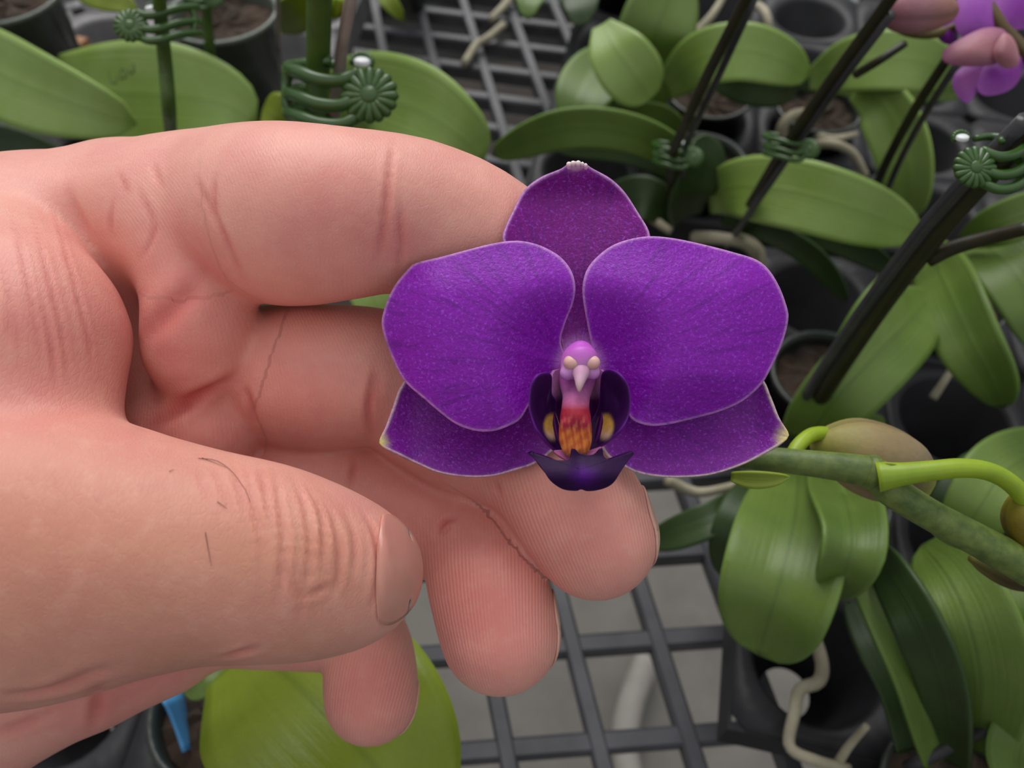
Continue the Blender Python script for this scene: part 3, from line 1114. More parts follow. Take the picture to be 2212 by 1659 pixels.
lip = blob('lip', [([hp(1247, 808, 44, 102.5), hp(1246, 830, 36, 100.5), hp(1245, 855, 29, 98.5), hp(1243, 880, 29, 97), hp(1243, 905, 32, 96)], .4), ([hp(1243, 905, 31, 96), hp(1241, 940, 27, 96), hp(1245, 975, 22, 96)], .4),
                   ([hp(1224, 915, 15, 95), hp(1222, 950, 13, 95.2), hp(1228, 975, 10, 95.2)], .25), ([hp(1262, 915, 15, 95), hp(1264, 950, 13, 95.2), hp(1262, 972, 10, 95.2)], .25),
                   ([hp(1240, 930, 9, 94.8), hp(1243, 970, 8, 94.8)], .2)],
           M['lip'], flower, lip_col, .14, label='orange and red ridged lip at the centre')


def lobe_col(yx, yy):
    def f(x, y, r):
        c = DKP.copy()
        c = lerp(c, np.array(lin((94, 30, 130))), sst(r, .93, 1))
        q = math.hypot((x - yx) / 1.0, (y - yy) / 1.55)
        k = sst(q, 22, 13)
        s = .5 + .5 * math.sin(x * .8 + y * .18)
        cc = lerp(YEL, CRM, sst(y, yy, yy + 26))
        inner = sst(abs(x - 1246), 58, 40) * (1 if s > .62 else 0) * sst(y, 870, 900)
        c = lerp(c, cc, k)
        return lerp(c, np.array(lin((120, 30, 40))), inner * .8 * k)
    return f


ll = [(1168, 806), (1155, 815), (1145, 837), (1142, 873), (1147, 902), (1157, 928), (1177, 953), (1198, 974), (1222, 985), (1218, 950), (1207, 915), (1198, 887), (1199, 866), (1189, 849), (1188, 810)]
blade('side_lobe', ll, lambda x, y, r: 97.5 + 2.8 * sst(x, 1150, 1210) - 2.2 * sst(r, .3, 1) * sst(x, 1200, 1150) - 1.6 * sst(y, 900, 980), lobe_col(1190, 922), M['lip'], lip, cxy=(1174, 890), nn=80, rings=18, t=.4, label='dark purple left lobe of the lip')
lr = [(1313, 799), (1330, 801), (1347, 815), (1359, 837), (1363, 868), (1359, 897), (1345, 926), (1320, 950), (1296, 966), (1270, 982), (1266, 950), (1272, 920), (1291, 883), (1297, 863), (1301, 812)]
blade('side_lobe', lr, lambda x, y, r: 97.5 + 2.8 * sst(x, 1350, 1285) - 2.2 * sst(r, .3, 1) * sst(x, 1295, 1350) - 1.6 * sst(y, 900, 980), lobe_col(1310, 922), M['lip'], lip, cxy=(1328, 880), nn=80, rings=18, t=.4, label='dark purple right lobe of the lip')
ml = [(1142, 977), (1176, 990), (1205, 997), (1226, 996), (1233, 986), (1237, 968), (1250, 979), (1260, 982), (1270, 985), (1285, 980), (1299, 968), (1302, 985), (1308, 993), (1318, 996), (1340, 989), (1367, 977), (1357, 995),
      (1337, 1023), (1318, 1044), (1291, 1056), (1270, 1060), (1255, 1054), (1243, 1059), (1217, 1054), (1188, 1034), (1171, 1013), (1156, 994)]
blade('mid_lobe', ml, lambda x, y, r: 93.4 - 1.6 * sst(y, 980, 1030) + .9 * sst(y, 1030, 1060) + 1.4 * (abs(x - 1254) / 110) ** 2 - .5 * math.exp(-((x - 1254) / 22) ** 2) * -1,
      lambda x, y, r: lerp(np.array(lin((40, 6, 56))), np.array(lin((84, 14, 130))), math.exp(-((x - 1262) / 26) ** 2 - ((y - 1028) / 18) ** 2) * .8), M['lip'], lip, cxy=(1254, 1018), nn=100, rings=16, t=.6,
      label='dark purple anchor-shaped tip of the lip with two horns')
tb = [(1196, 800), (1250, 806), (1304, 800), (1306, 850), (1300, 910), (1285, 960), (1250, 985), (1212, 965), (1196, 910), (1190, 850)]
blade('throat', tb, lambda x, y, r: 102.2 - 2.6 * sst(abs(x - 1248), 30, 60) - 3.5 * sst(y, 880, 985), lambda x, y, r: lerp(np.array(lin((178, 118, 168))), np.array(lin((84, 20, 96))), sst(y, 845, 868)), M['lip'], lip, nn=60, rings=12, t=.4, label='pink and purple throat')
# pale fold linking the lip to its anchor tip
bl = [(1196, 975), (1215, 990), (1240, 1000), (1268, 1000), (1292, 984), (1300, 968), (1275, 978), (1250, 975), (1222, 972)]
blade('lip_floor', bl, lambda x, y, r: 96.2 - .8 * sst(y, 970, 1000), lambda x, y, r: np.array(lin((176, 96, 150))), M['lip'], lip, nn=60, rings=10, t=.4)
# puckered pale knobs on the dorsal tip
for x, y, rr in ((1229, 355, 6), (1238, 353, 6), (1249, 353, 6.5), (1258, 354, 4.5), (1265, 357, 4.5)):
    blob('tip_knob', [([hp(x, y, rr, 101.2), hp(x + .5, y + 6, rr * .9, 101.8)], .2)], M['column'], flower, ccol([(340, (238, 222, 214)), (365, (226, 196, 206))]), .12)
# flower stalk behind the bloom
tube('pedicel', [D(1252, 800, 105), D(1300, 850, 111), D(1420, 940, 117), D(1560, 985, 120)], [1.6, 1.5, 1.5, 1.4], M['pedicel'], flower, samples=18)

# ================================================================== FLOWER SPIKE WITH BUDS
spike = thing('orchid_spike', D(2212, 1224, 118), 'green orchid flower spike with unopened buds right of the bloom', 'flower spike')


def rp(px, d):
    return px / FPX * d


s1 = [D(1480, 975, 124), D(1640, 990, 121), D(1760, 1002, 119), D(1850, 1014, 118), D(1890, 1024, 118), D(1930, 1062, 118), D(2010, 1112, 118), D(2110, 1166, 118), D(2230, 1232, 118), D(2420, 1345, 118), D(2640, 1490, 122)]
tube('stem', s1, [rp(r, 118) for r in (24, 27, 29, 33, 37, 36, 34, 36, 40, 42, 44)], M['spike_green'], spike, n=20, samples=60)
tube('node_ring', [D(1868, 1016, 117.6), D(1880, 1020, 117.6), D(1893, 1026, 117.6)], [rp(33, 118), rp(39, 118), rp(34, 118)], M['spike_green'], spike, n=20, samples=8, label='swollen dark green node')
tube('pedicel', [D(1895, 1030, 116), D(1950, 1024, 115), D(2010, 1017, 114.5), D(2080, 1011, 114.5), D(2140, 1020, 115), D(2190, 1050, 116), D(2225, 1100, 117), D(2235, 1140, 118)],
     [rp(r, 116) for r in (34, 25, 22, 21, 20, 20, 18, 15)], M['pedicel'], spike, n=16, samples=40)


def budmesh(name, P, R, parent, stops, seams=3):
    V, F = tubemesh(P, R, 28, 28)
    V = np.array(V)
    n = 28
    C = V.reshape(-1, n, 3)
    cen_ = C.mean(1, keepdims=True)
    ang = np.linspace(0, 2 * math.pi, n, endpoint=False)
    k = 1 - .07 * np.maximum(0, np.cos(ang * seams + .6)) ** 6
    C = cen_ + (C - cen_) * k[None, :, None]
    s = np.linspace(0, 1, C.shape[0])
    ys = [q[0] for q in stops]
    cs = np.array([lin(q[1]) for q in stops])
    cc = np.stack([np.interp(s, ys, cs[:, i]) for i in range(3)], 1)
    cc = np.repeat(cc, n, 0)
    sm = np.tile((1 - k) / .07, C.shape[0])[:, None]
    cc = cc * (1 - .35 * sm)
    return mk(name, C.reshape(-1, 3), F, M['bud'], parent, colr=cc)


bud1 = budmesh('bud', [D(1755, 972, 126), D(1790, 966, 126), D(1840, 975, 126), D(1900, 998, 126), D(1950, 1020, 126), D(1985, 1046, 126), D(2002, 1070, 126)],
               [rp(r, 126) for r in (14, 48, 76, 84, 74, 44, 8)], spike, [(0, (160, 160, 70)), (.12, (150, 144, 76)), (.4, (142, 122, 84)), (.75, (132, 116, 92)), (.92, (160, 164, 80)), (1, (186, 196, 90))])
tube('pedicel', [D(1700, 1010, 121), D(1722, 966, 122), D(1752, 940, 124), D(1785, 938, 126), D(1810, 950, 127)], [rp(r, 122) for r in (15, 16, 16, 17, 18)], M['pedicel'], spike, samples=20)
budmesh('bud', [D(2230, 1066, 118), D(2222, 1085, 118), D(2225, 1120, 118), D(2240, 1160, 118), D(2262, 1196, 118)], [rp(r, 118) for r in (14, 42, 56, 46, 10)], spike,
        [(0, (150, 150, 40)), (.4, (116, 100, 24)), (1, (110, 96, 26))])
budmesh('bud', [D(2095, 1205, 127), D(2130, 1215, 127), D(2190, 1240, 127), D(2250, 1262, 127)], [rp(r, 127) for r in (8, 26, 34, 20)], spike, [(0, (110, 110, 40)), (.5, (84, 70, 30)), (1, (80, 66, 30))])
leaf(spike, [D(1580, 1030, 119), D(1620, 1036, 117.6), D(1665, 1036, 116.8), D(1707, 1030, 116.5)], rp(19, 117), 'leaf_yellow', roll=10, fold=.3, base=.55, peak=.4, name='bract', n=16, m=8, t=.5, tipsharp=.8)
leaf(spike, [D(1905, 1006, 115.5), D(1922, 1008, 114.6), D(1942, 1012, 114.6)], rp(8, 115), 'leaf_yellow', roll=0, fold=.2, name='bract', n=10, m=6, t=.3)
leaf(spike, [D(1985, 1112, 119), D(2040, 1158, 119), D(2120, 1190, 119.5)], rp(14, 119), 'leaf', roll=30, fold=.3, name='bract', n=12, m=6, t=.3)

# ================================================================== POTTED ORCHIDS BEHIND AND BELOW
ORCH = 'potted orchids on the bench'


def orchid(base, label, top=48, potm=None, r=17, withpot=True, h=44):
    b0 = np.array([base[0], base[1], 0.0])
    root = thing('potted_orchid', b0, label, 'potted orchid', ORCH)
    if withpot:
        pot(b0, root, r=r, top=top, m=potm, h=h)
    return root


def hw(px, P):                                          # half width in mm for a width in picture pixels at the leaf's middle
    q = w2c(P[len(P) // 2])
    return px / FPX * -q[2]


def lf(root, pts, wpx, mat='leaf', dmode=False, **kw):
    P = [(D if dmode else H)(*p) for p in pts]
    return leaf(root, P, hw(wpx, P), mat, **kw)


# --- upper left plant with marked leaf
p1 = orchid(TL(3, 0), 'potted orchid with two broad leaves, one marked with ink, above the knuckles')
lf(p1, [(-260, 60, 70), (-100, 118, 84), (60, 190, 92), (190, 236, 92), (296, 268, 86)], 96, 'leaf_pale', roll=12, fold=.10)
l2 = lf(p1, [(120, 182, 60), (250, 205, 76), (390, 214, 82), (490, 232, 82), (553, 268, 76)], 118, 'leaf_pale', roll=-8, fold=.06, base=.6)
lf(p1, [(-220, 290, 50), (-60, 302, 56), (60, 322, 56), (150, 350, 50)], 40, 'leaf_dark', roll=10)
bv = BVHTree.FromPolygons([tuple(v.co) for v in l2.data.vertices], [tuple(p.vertices) for p in l2.data.polygons])
for s in ([(236, 152), (240, 176), (252, 180), (254, 160)], [(262, 172), (262, 152), (270, 150), (274, 166), (264, 170)], [(278, 146), (282, 160), (290, 152), (288, 138)]):
    S = []
    for q in catmull(np.array(s, float), 10):
        o = Vector((np.array([0, 0, HCAM]) - ORG[l2.name]) * .001)
        dr = Vector(RM @ CP(q[0], q[1], 1.0)).normalized()
        loc, nor, i, dist = bv.ray_cast(o, dr)
        if loc is not None:
            S.append(np.array(loc) * 1000 + ORG[l2.name] - np.array(dr) * .7)
    if len(S) > 3:
        tube('ink_mark', S, .35, M['ink'], l2, n=6, label='faint dark marker scribble')

# --- plant whose spike carries the big clip
p2 = orchid(H(700, 360, 40), 'potted orchid with broad pale leaf and thick green stem behind the knuckles', top=45)
lf(p2, [(690, 330, 60), (650, 290, 74), (600, 258, 84), (570, 236, 84)], 64, 'leaf_yellow', roll=-20, fold=.1)
lf(p2, [(690, 300, 60), (770, 220, 84), (880, 235, 96), (980, 290, 96), (1046, 345, 88)], 104, 'leaf_pale', roll=6, fold=.08, base=.7)
tube('stem', [H(690, 400, 42), D(688, 300, 190), D(686, 200, 182), D(688, 100, 173), D(690, 0, 165), D(694, -160, 152)], [2.8, 2.7, 2.7, 2.6, 2.6, 2.5], M['stem_green'], p2, samples=30)
tube('bud_tip', [D(718, 30, 172), D(728, 20, 170), D(734, -6, 168)], [1.0, 1.6, 1.2], M['pedicel'], p2, samples=8)

# --- small seedlings at the top
p3 = orchid(TL(4, 1), 'small orchid in a clear pot beside the tall green stem', potm=M['pot_clear'], r=21, top=84, h=62)
lf(p3, [(600, 60, 50), (640, 30, 64), (690, 0, 72)], 40, 'leaf_yellow', roll=10)
lf(p3, [(580, 40, 50), (560, 0, 62), (540, -60, 68)], 36, 'leaf', roll=10)
p3b = orchid(TL(2, 1), 'small orchid in a clear pot in the upper left corner', potm=M['pot_clear'], r=21, top=84, h=62)
lf(p3b, [(120, -60, 60), (200, -20, 80), (260, 4, 86), (300, 30, 84)], 36, 'leaf_yellow', roll=0)
tube('stem', [H(372, 330, 38), D(366, 250, 215), D(360, 170, 208), D(352, 90, 200), D(344, 0, 190), D(338, -100, 178)], [1.9, 1.8, 1.8, 1.7, 1.6, 1.5], M['stem_green'], p1, samples=24)
tube('stem', [H(460, 190, 38), D(455, 120, 300), D(449, 50, 290), D(442, -60, 270)], [2.0, 1.9, 1.8, 1.7], M['stem_green'], p3, samples=18)
p3c = orchid(H(860, -120, 35), 'orchid at the top edge with one narrow leaf tip over the lattice', top=45)
lf(p3c, [(800, -160, 50), (815, -60, 70), (840, 0, 72), (874, 46, 64)], 30, 'leaf_yellow', roll=10)

# --- centre right cluster
p5 = orchid(TR2(0, 1), 'potted orchid with rounded upright leaves left of the dark stems')
lf(p5, [(1360, 260, 44), (1400, 150, 66), (1420, 60, 84), (1470, -60, 96)], 84, 'leaf', roll=10, base=.6)
lf(p5, [(1300, 55, 92), (1330, 110, 90), (1370, 165, 84), (1405, 215, 76)], 66, 'leaf_pale', roll=-6, base=.35, peak=.62)
lf(p5, [(1330, 110, 62), (1290, 160, 66), (1260, 215, 66), (1240, 280, 58)], 70, 'leaf', roll=20, fold=.22, base=.5)
lf(p5, [(1300, 255, 44), (1360, 252, 50), (1420, 258, 50), (1475, 285, 44)], 36, 'leaf', roll=20)
p5b = orchid(TR2(0, 3), 'orchid at the top edge with two short hanging leaf tips')
lf(p5b, [(1190, -120, 50), (1165, -60, 62), (1145, 0, 64), (1140, 42, 60)], 44, 'leaf', roll=10, fold=.25)
lf(p5b, [(1240, -120, 50), (1250, -50, 56), (1255, 10, 56), (1255, 60, 50)], 52, 'leaf_dark', roll=10)

p4 = orchid(TR2(1, 0), 'potted orchid with long leaves arching left and right behind the flower top')
lf(p4, [(1500, 440, 46), (1470, 350, 72), (1370, 290, 86), (1220, 278, 88), (1062, 335, 74)], 44, 'leaf', roll=-18, fold=.12, base=.6, peak=.7)
lf(p4, [(1500, 450, 46), (1450, 370, 60), (1340, 325, 66), (1200, 320, 60)], 26, 'leaf_dark', roll=-10, base=.6)
lf(p4, [(1480, 470, 46), (1490, 420, 62), (1520, 350, 72), (1500, 300, 80)], 56, 'leaf_dark', roll=40, fold=.25, base=.7)
lf(p4, [(1470, 470, 46), (1400, 430, 56), (1340, 440, 50), (1280, 470, 40)], 50, 'leaf_dark', roll=10)
tube('stem', [H(1455, 450, 44), H(1450, 350, 84), H(1480, 270, 110), H(1520, 180, 128), H(1570, 80, 146), H(1615, -10, 158), H(1680, -130, 172)], [1.6, 1.6, 1.5, 1.5, 1.4, 1.3, 1.2], M['spike_dark'], p4, samples=30)

p6 = orchid(TR2(1, 1), 'potted orchid with a leaf arching across the upper middle right')
lf(p6, [(1440, 190, 66), (1510, 130, 88), (1600, 112, 96), (1680, 130, 94), (1745, 165, 86)], 62, 'leaf_pale', roll=-14, fold=.05, base=.5, peak=.5)
lf(p6, [(1540, 170, 60), (1600, 180, 66), (1680, 190, 64), (1720, 200, 60)], 44, 'leaf_dark', roll=10)
p7 = orchid(TR2(2, 1), 'potted orchid with a wide horizontal leaf below the pink flowers')
lf(p7, [(1750, 172, 66), (1830, 140, 86), (1920, 130, 96), (2000, 140, 96), (2060, 170, 88)], 64, 'leaf_pale', roll=-14, fold=.05, base=.4, peak=.55)
lf(p7, [(1800, 190, 56), (1900, 196, 62), (2000, 195, 62), (2090, 200, 60)], 26, 'leaf', roll=10)
lf(p7, [(1740, 200, 50), (1760, 170, 56), (1830, 190, 58)], 30, 'leaf_dark', roll=10)
lf(p7, [(1850, 190, 78), (1905, 225, 82), (1945, 300, 76), (1962, 380, 66), (1965, 470, 50)], 62, 'leaf_pale', roll=22, fold=.35, base=.45, peak=.45)

p8 = p4
lf(p8, [(1530, 425, 54), (1600, 405, 72), (1720, 420, 84), (1860, 460, 84), (1985, 505, 72)], 76, 'leaf_pale', roll=-6, fold=.06, base=.55, peak=.45)
lf(p8, [(1560, 470, 50), (1660, 500, 62), (1760, 560, 58), (1830, 650, 44)], 26, 'leaf_dark', roll=20, base=.6)
lf(p8, [(1600, 480, 50), (1740, 500, 60), (1850, 540, 58), (1940, 590, 48)], 28, 'leaf_dark', roll=10, base=.6)
tube('stem', [H(1585, 500, 42), H(1640, 410, 84), H(1700, 310, 112), H(1790, 180, 138), H(1900, 30, 162), H(2000, -110, 180)], [1.7, 1.6, 1.5, 1.4, 1.4, 1.3], M['spike_dark'], p8, samples=30)
tube('stem', [H(1880, 430, 60), H(1920, 340, 90), H(1980, 230, 116), H(2052, 118, 135)], [1.5, 1.4, 1.4, 1.3], M['spike_dark'], p7, samples=24)
tube('side_stem', [H(1850, 160, 130), H(1900, 130, 138), H(1955, 94, 141)], [1.2, 1.1, 1.0], M['spike_dark'], p7, samples=14)

p9 = orchid(TR(0, 2), 'potted orchid with a thick dark stem and pale leaf right of the flower')
lf(p9, [(1745, 950, 56), (1790, 880, 72), (1880, 780, 82), (1960, 700, 80), (2010, 640, 70)], 84, 'leaf', roll=16, fold=.14, base=.75, peak=.45)
lf(p9, [(1760, 930, 50), (1800, 800, 60), (1860, 680, 74), (1940, 575, 78)], 34, 'leaf', roll=50, fold=.15, base=.7)
lf(p9, [(1745, 960, 50), (1800, 935, 60), (1860, 925, 62), (1910, 912, 56)], 28, 'leaf', roll=10)
tube('stem', [H(1735, 920, 46), H(1800, 810, 88), H(1900, 660, 122), H(2010, 515, 146), H(2110, 400, 162), H(2230, 280, 178), H(2350, 150, 190)], [2.8, 2.7, 2.5, 2.4, 2.2, 2.0, 1.8], M['spike_dark'], p9, samples=34)
tube('side_stem', [H(2005, 560, 140), H(2060, 535, 144), H(2130, 515, 148), H(2230, 490, 154)], [1.7, 1.5, 1.4, 1.3], M['spike_dark'], p9, samples=14)

p10 = orchid(TR(1, 3), 'potted orchid with a long drooping leaf at the right edge')
lf(p10, [(2010, 540, 60), (2050, 640, 78), (2095, 740, 80), (2140, 820, 74), (2165, 880, 64)], 74, 'leaf', roll=20, fold=.2, base=.55, peak=.5)
lf(p10, [(2085, 520, 72), (2150, 490, 84), (2230, 460, 90), (2300, 440, 90)], 50, 'leaf', roll=10, base=.4)
lf(p10, [(2100, 510, 66), (2170, 570, 78), (2230, 660, 76), (2260, 760, 66)], 66, 'leaf', roll=-15, base=.5)
lf(p10, [(2240, 1000, 50), (2140, 1020, 66), (2070, 1080, 66), (2030, 1160, 56)], 60, 'leaf_dark', roll=15)
lf(p10, [(2260, 960, 60), (2170, 1020, 78), (2120, 1090, 78), (2060, 1180, 66)], 80, 'leaf', roll=-10, base=.6)

# --- lower right plants
p11 = orchid(TR(0, 1), 'potted orchid with a large hanging leaf below the green spike')
lf(p11, [(1725, 1010, 62), (1720, 1100, 84), (1700, 1200, 92), (1670, 1310, 88), (1640, 1412, 70)], 122, 'leaf', roll=6, fold=.36, base=.55, peak=.62)
lf(p11, [(1800, 1020, 66), (1830, 1100, 96), (1840, 1170, 104), (1825, 1230, 100), (1800, 1288, 86)], 78, 'leaf', roll=-14, fold=.3, base=.8, peak=.4, curl=.15)
lf(p11, [(1660, 1020, 56), (1620, 1090, 66), (1590, 1160, 64), (1562, 1245, 50)], 56, 'leaf_dark', roll=14, fold=.2)
lf(p11, [(1640, 1060, 54), (1560, 1110, 62), (1480, 1145, 58), (1395, 1175, 46)], 38, 'leaf_dark', roll=14, fold=.2, base=.7)

p12 = orchid(H(2070, 1730, 45), 'potted orchid with long strap leaves in the lower right corner', top=45)
lf(p12, [(2030, 1640, 50), (1990, 1480, 72), (1930, 1340, 84), (1880, 1240, 84), (1850, 1180, 76)], 62, 'leaf', roll=24, fold=.25, base=.7)
lf(p12, [(2060, 1650, 50), (2040, 1500, 76), (1990, 1360, 92), (1930, 1250, 92), (1885, 1180, 84)], 60, 'leaf_dark', roll=-30, fold=.2, base=.7)
lf(p12, [(1960, 1620, 46), (1930, 1500, 56), (1880, 1400, 60), (1830, 1300, 56)], 30, 'leaf_dark', roll=20, base=.8)
lf(p12, [(2110, 1620, 54), (2120, 1480, 80), (2095, 1350, 94), (2050, 1250, 94), (1995, 1180, 84)], 104, 'leaf', roll=-8, fold=.16, base=.6, peak=.5)
lf(p12, [(2230, 1720, 54), (2200, 1640, 66), (2230, 1560, 72), (2280, 1480, 70)], 66, 'leaf', roll=10)
lf(p12, [(2230, 1500, 60), (2240, 1380, 76), (2230, 1280, 80), (2200, 1200, 74)], 66, 'leaf', roll=-12)

# --- leaf under the little finger
p13 = orchid(TB(2, 2), 'potted orchid with a big yellow-green leaf below the little finger', top=44, h=38)
lf(p13, [(540, 1400, 62), (630, 1470, 84), (730, 1570, 92), (830, 1680, 90), (940, 1800, 80)], 246, 'leaf_yellow', roll=-6, fold=.1, base=.55, peak=.5)
lf(p13, [(470, 1400, 56), (440, 1460, 62), (400, 1500, 60)], 40, 'leaf', roll=10)

lf(p2, [(690, 345, 60), (740, 480, 84), (800, 620, 84), (830, 740, 74)], 66, 'leaf_pale', roll=10, base=.6)

# --- aerial roots


def root(parent, pts, rpx, taper=.7):
    P = [H(*p) for p in pts]
    r = hw(rpx, P)
    tube('aerial_root', P, np.linspace(r, r * taper, len(P)), M['root'], parent, n=10, samples=len(P) * 5)


root(p11, [(1752, 1360, 38), (1775, 1430, 41), (1768, 1472, 42), (1728, 1490, 40), (1716, 1540, 40), (1706, 1612, 40), (1760, 1642, 41), (1835, 1662, 40)], 16)
root(p11, [(1812, 1645, 40), (1835, 1610, 46), (1872, 1568, 54)], 11)
root(p11, [(1440, 1036, 52), (1490, 1060, 48), (1530, 1062, 48), (1610, 1044, 54)], 13)
root(p8, [(1500, 512, 44), (1560, 515, 52), (1610, 528, 50), (1640, 560, 42)], 15)
root(p8, [(1590, 505, 46), (1640, 540, 46), (1650, 600, 38)], 12)
root(p7, [(1685, 330, 40), (1690, 275, 54), (1715, 248, 58), (1765, 242, 54)], 14)
root(p7, [(1740, 320, 42), (1790, 310, 50), (1840, 330, 48), (1870, 380, 40)], 12)
root(p7, [(1750, 290, 42), (1800, 300, 50), (1850, 290, 44)], 10)
root(p6, [(1610, 8, 40), (1645, 18, 50), (1660, 50, 50), (1658, 92, 40)], 11)
root(p10, [(2015, 860, 42), (2045, 815, 48), (2075, 765, 50)], 9)
root(p5, [(1500, 75, 60), (1540, 30, 66), (1570, -20, 70)], 10)
root(p4, [(1380, 450, 40), (1420, 480, 48), (1450, 500, 48)], 12)

# ================================================================== CLIPS
clip = thing('orchid_clip', D(740, 200, 176), 'green plastic orchid clip with daisy disc on the tall green stem', 'orchid clip', 'green orchid clips')
for y0 in (150, 203, 245):
    P = [D(775, y0 + 6, 170), D(735, y0 + 24, 168.5), D(690, y0 + 22, 169), D(645, y0 + 6, 172), D(622, y0 - 2, 178), D(632, y0 - 8, 185), D(680, y0 - 14, 189), D(730, y0 - 10, 187)]
    tube('band', P, [1.35, 1.45, 1.5, 1.5, 1.4, 1.4, 1.2, 1.0], M['clip_green'], clip, n=10, samples=40)
tube('hinge', [D(624, 150, 178), D(618, 185, 179), D(620, 220, 178), D(626, 245, 178)], [1.3, 1.1, 1.2, 1.1], M['clip_green'], clip, n=10, samples=16)
for k in range(16):
    a = 2 * math.pi * k / 16
    P, R = [], []
    for q, rr in ((16, .55), (28, .75), (40, .98), (52, 1.1), (58, .95), (62, .45)):
        P.append(D(798 + math.cos(a) * q, 207 + math.sin(a) * q * .97, 168.0 + .045 * (q - 30) * (q > 30)))
        R.append(rr)
    tube('daisy_petal', P, R, M['clip_green'], clip, n=10, samples=14)
V, F = lathe([(0.01, 1.5), (1.5, 1.4), (2.0, .9), (2.2, 0), (2.2, -1.5)], D(798, 207, 168.6), 24, axis=RM @ np.array([0, 0, 1.0]))
mk('daisy_centre', V, F, M['clip_green'], clip)
V, F = lathe([(0.01, 0), (4.4, 0), (4.6, -.8), (4.6, -1.8), (.01, -1.8)], D(800, 208, 169.4), 32, axis=RM @ np.array([0, 0, 1.0]))
mk('daisy_plate', V, F, M['clip_green'], clip)
for k in range(9):
    a = math.pi * (1.02 + k / 8 * 1.1)
    P = [D(782 + math.cos(a) * q, 134 + math.sin(a) * q * .8, 184) for q in (10, 22, 27)]
    tube('rear_petal', P, [.7, 1.0, .5], M['clip_green'], clip, n=8, samples=8)
V, F = lathe([(0.01, .35), (1.4, .3), (1.8, 0), (1.8, -.8)], D(782, 130, 182), 20, axis=RM @ np.array([.1, .75, .65]))
mk('white_stud', V, F, M['white_dot'], clip, label='white stud')
tube('lug', [D(706, 138, 172), D(708, 126, 173)], [1.0, .9], M['clip_green'], clip, n=10)


def clip_at(P, sc, label, mirror=False, rz=0):
    c = copy_tree(clip, label=label)
    c.location = Vector(np.asarray(P) * .001) + Vector((0, 0, ZB))
    c.scale = (-sc if mirror else sc, sc, sc)
    c.rotation_euler = (0, 0, math.radians(rz))
    return c


clip_at(D(338, 52, 196), .66, 'dark green orchid clip on the thin stem at the upper left', True, 10)
clip_at(D(444, -4, 283), .62, 'small green orchid clip at the top edge above the clear pot')
clip_at(H(1712, 318, 112), .50, 'dark green orchid clip above the long flat leaf')
clip_at(H(1466, 335, 88), .56, 'dark green orchid clip just right of the flower top')
clip_at(H(2128, 352, 174), .56, 'dark green orchid clip on the thick dark stem at the right edge', True)

# ================================================================== STAKES AND LOOSE THINGS


def stake(P, r, label, m='stake_dark'):
    V, F = tubemesh(P, r, 12, 10)
    b0 = np.array(P[0])
    mk('plant_stake', V, F, M[m], None, label=label, cat='plant stake', group='plant stakes', base=b0)


stake([H(716, 400, 45), D(722, 262, 185), D(733, 130, 178), D(755, 30, 169), D(775, -90, 158)], 1.35, 'grey-brown stake tied beside the thick green stem', 'stake')
stake([H(602, 110, 76), H(600, 20, 110), H(598, -80, 140)], .8, 'thin clear rod standing in the clear pot', 'stake')
stake([H(1480, 440, 46), H(1476, 340, 86), H(1506, 260, 110), H(1545, 180, 127), H(1632, -10, 157)], 1.0, 'dark thin stake beside the stem just right of the flower top')
stake([H(1570, 530, 42), H(1640, 430, 84), H(1722, 310, 113), H(1812, 180, 139), H(1925, 30, 163)], 1.1, 'grey stake beside the long diagonal stem over the flat leaf')
stake([H(1905, 440, 60), H(1945, 345, 90), H(2005, 235, 116), H(2070, 135, 134)], 1.0, 'dark stake below the mauve blooms')
stake([H(1700, 930, 46), H(1775, 800, 90), H(1878, 650, 124), H(1990, 500, 148), H(2090, 385, 164), H(2215, 260, 180)], 1.5, 'thick grey stake along the dark stem right of the flower')
stake([H(1960, 1660, 46), H(2090, 1590, 60), H(2260, 1510, 78)], 1.7, 'dark stake crossing the lower right corner')

V, F = tubemesh([H(1400, 1425, -600), H(1380, 1470, -600), H(1358, 1540, -602), H(1350, 1620, -604), H(1370, 1720, -606)], 13.5, 16, 24)
mk('white_hose', V, F, plain('hose_white', (160, 154, 148), .7, (140, 135, 130), 30), None, label='pale curved hose on the floor seen through the lattice', cat='hose')

for pts, lab in (([(1003, 138, 3), (1030, 96, 4), (1052, 84, 5), (1088, 54, 4)], 'dry yellowish root piece lying on the upper lattice'), ([(1060, 44, 3), (1085, 18, 5), (1105, -6, 4)], 'dry root piece at the top edge of the lattice')):
    P = [H(*p) for p in pts]
    V, F = tubemesh(P, hw(9, P), 8, 14)
    mk('dry_root', V, F, M['root'], None, label=lab, cat='root')
V, F = boxmesh(H(104, 74, 40.5), H(182, 88, 40.5), 6.5, 3.5)
mk('wood_chip', V, F, M['wood'], None, label='tan wood chip lying on the tray at upper left', cat='wood chip', smooth=False)

tag = []
for i in range(9):
    s_ = i / 8
    x, y = 352 + 46 * s_ ** .8, 1512 + 112 * s_
    tag.append((D(x, y, 196 + 2 * math.sin(s_ * 2)), D(x + 40 - 14 * s_, y - 18 + 6 * s_, 214 + 2 * math.sin(s_ * 2))))
V = [p for q in tag for p in q]
F = [(2 * i, 2 * i + 1, 2 * i + 3, 2 * i + 2) for i in range(8)]
mk('plant_label', V, F, M['blue'], None, label='blue plastic plant label stuck in the pot below the palm', cat='plant label', solid=1.0)

# ================================================================== MAUVE BLOOMS AT UPPER RIGHT
sp2 = thing('orchid_spike', H(2330, 260, 60), 'spike with mauve blooms and a beige bud in the upper right corner', 'flower spike')
MAU, BEI, DKM = [np.array(lin(c)) for c in ((168, 92, 184), (176, 120, 128), (134, 36, 156))]


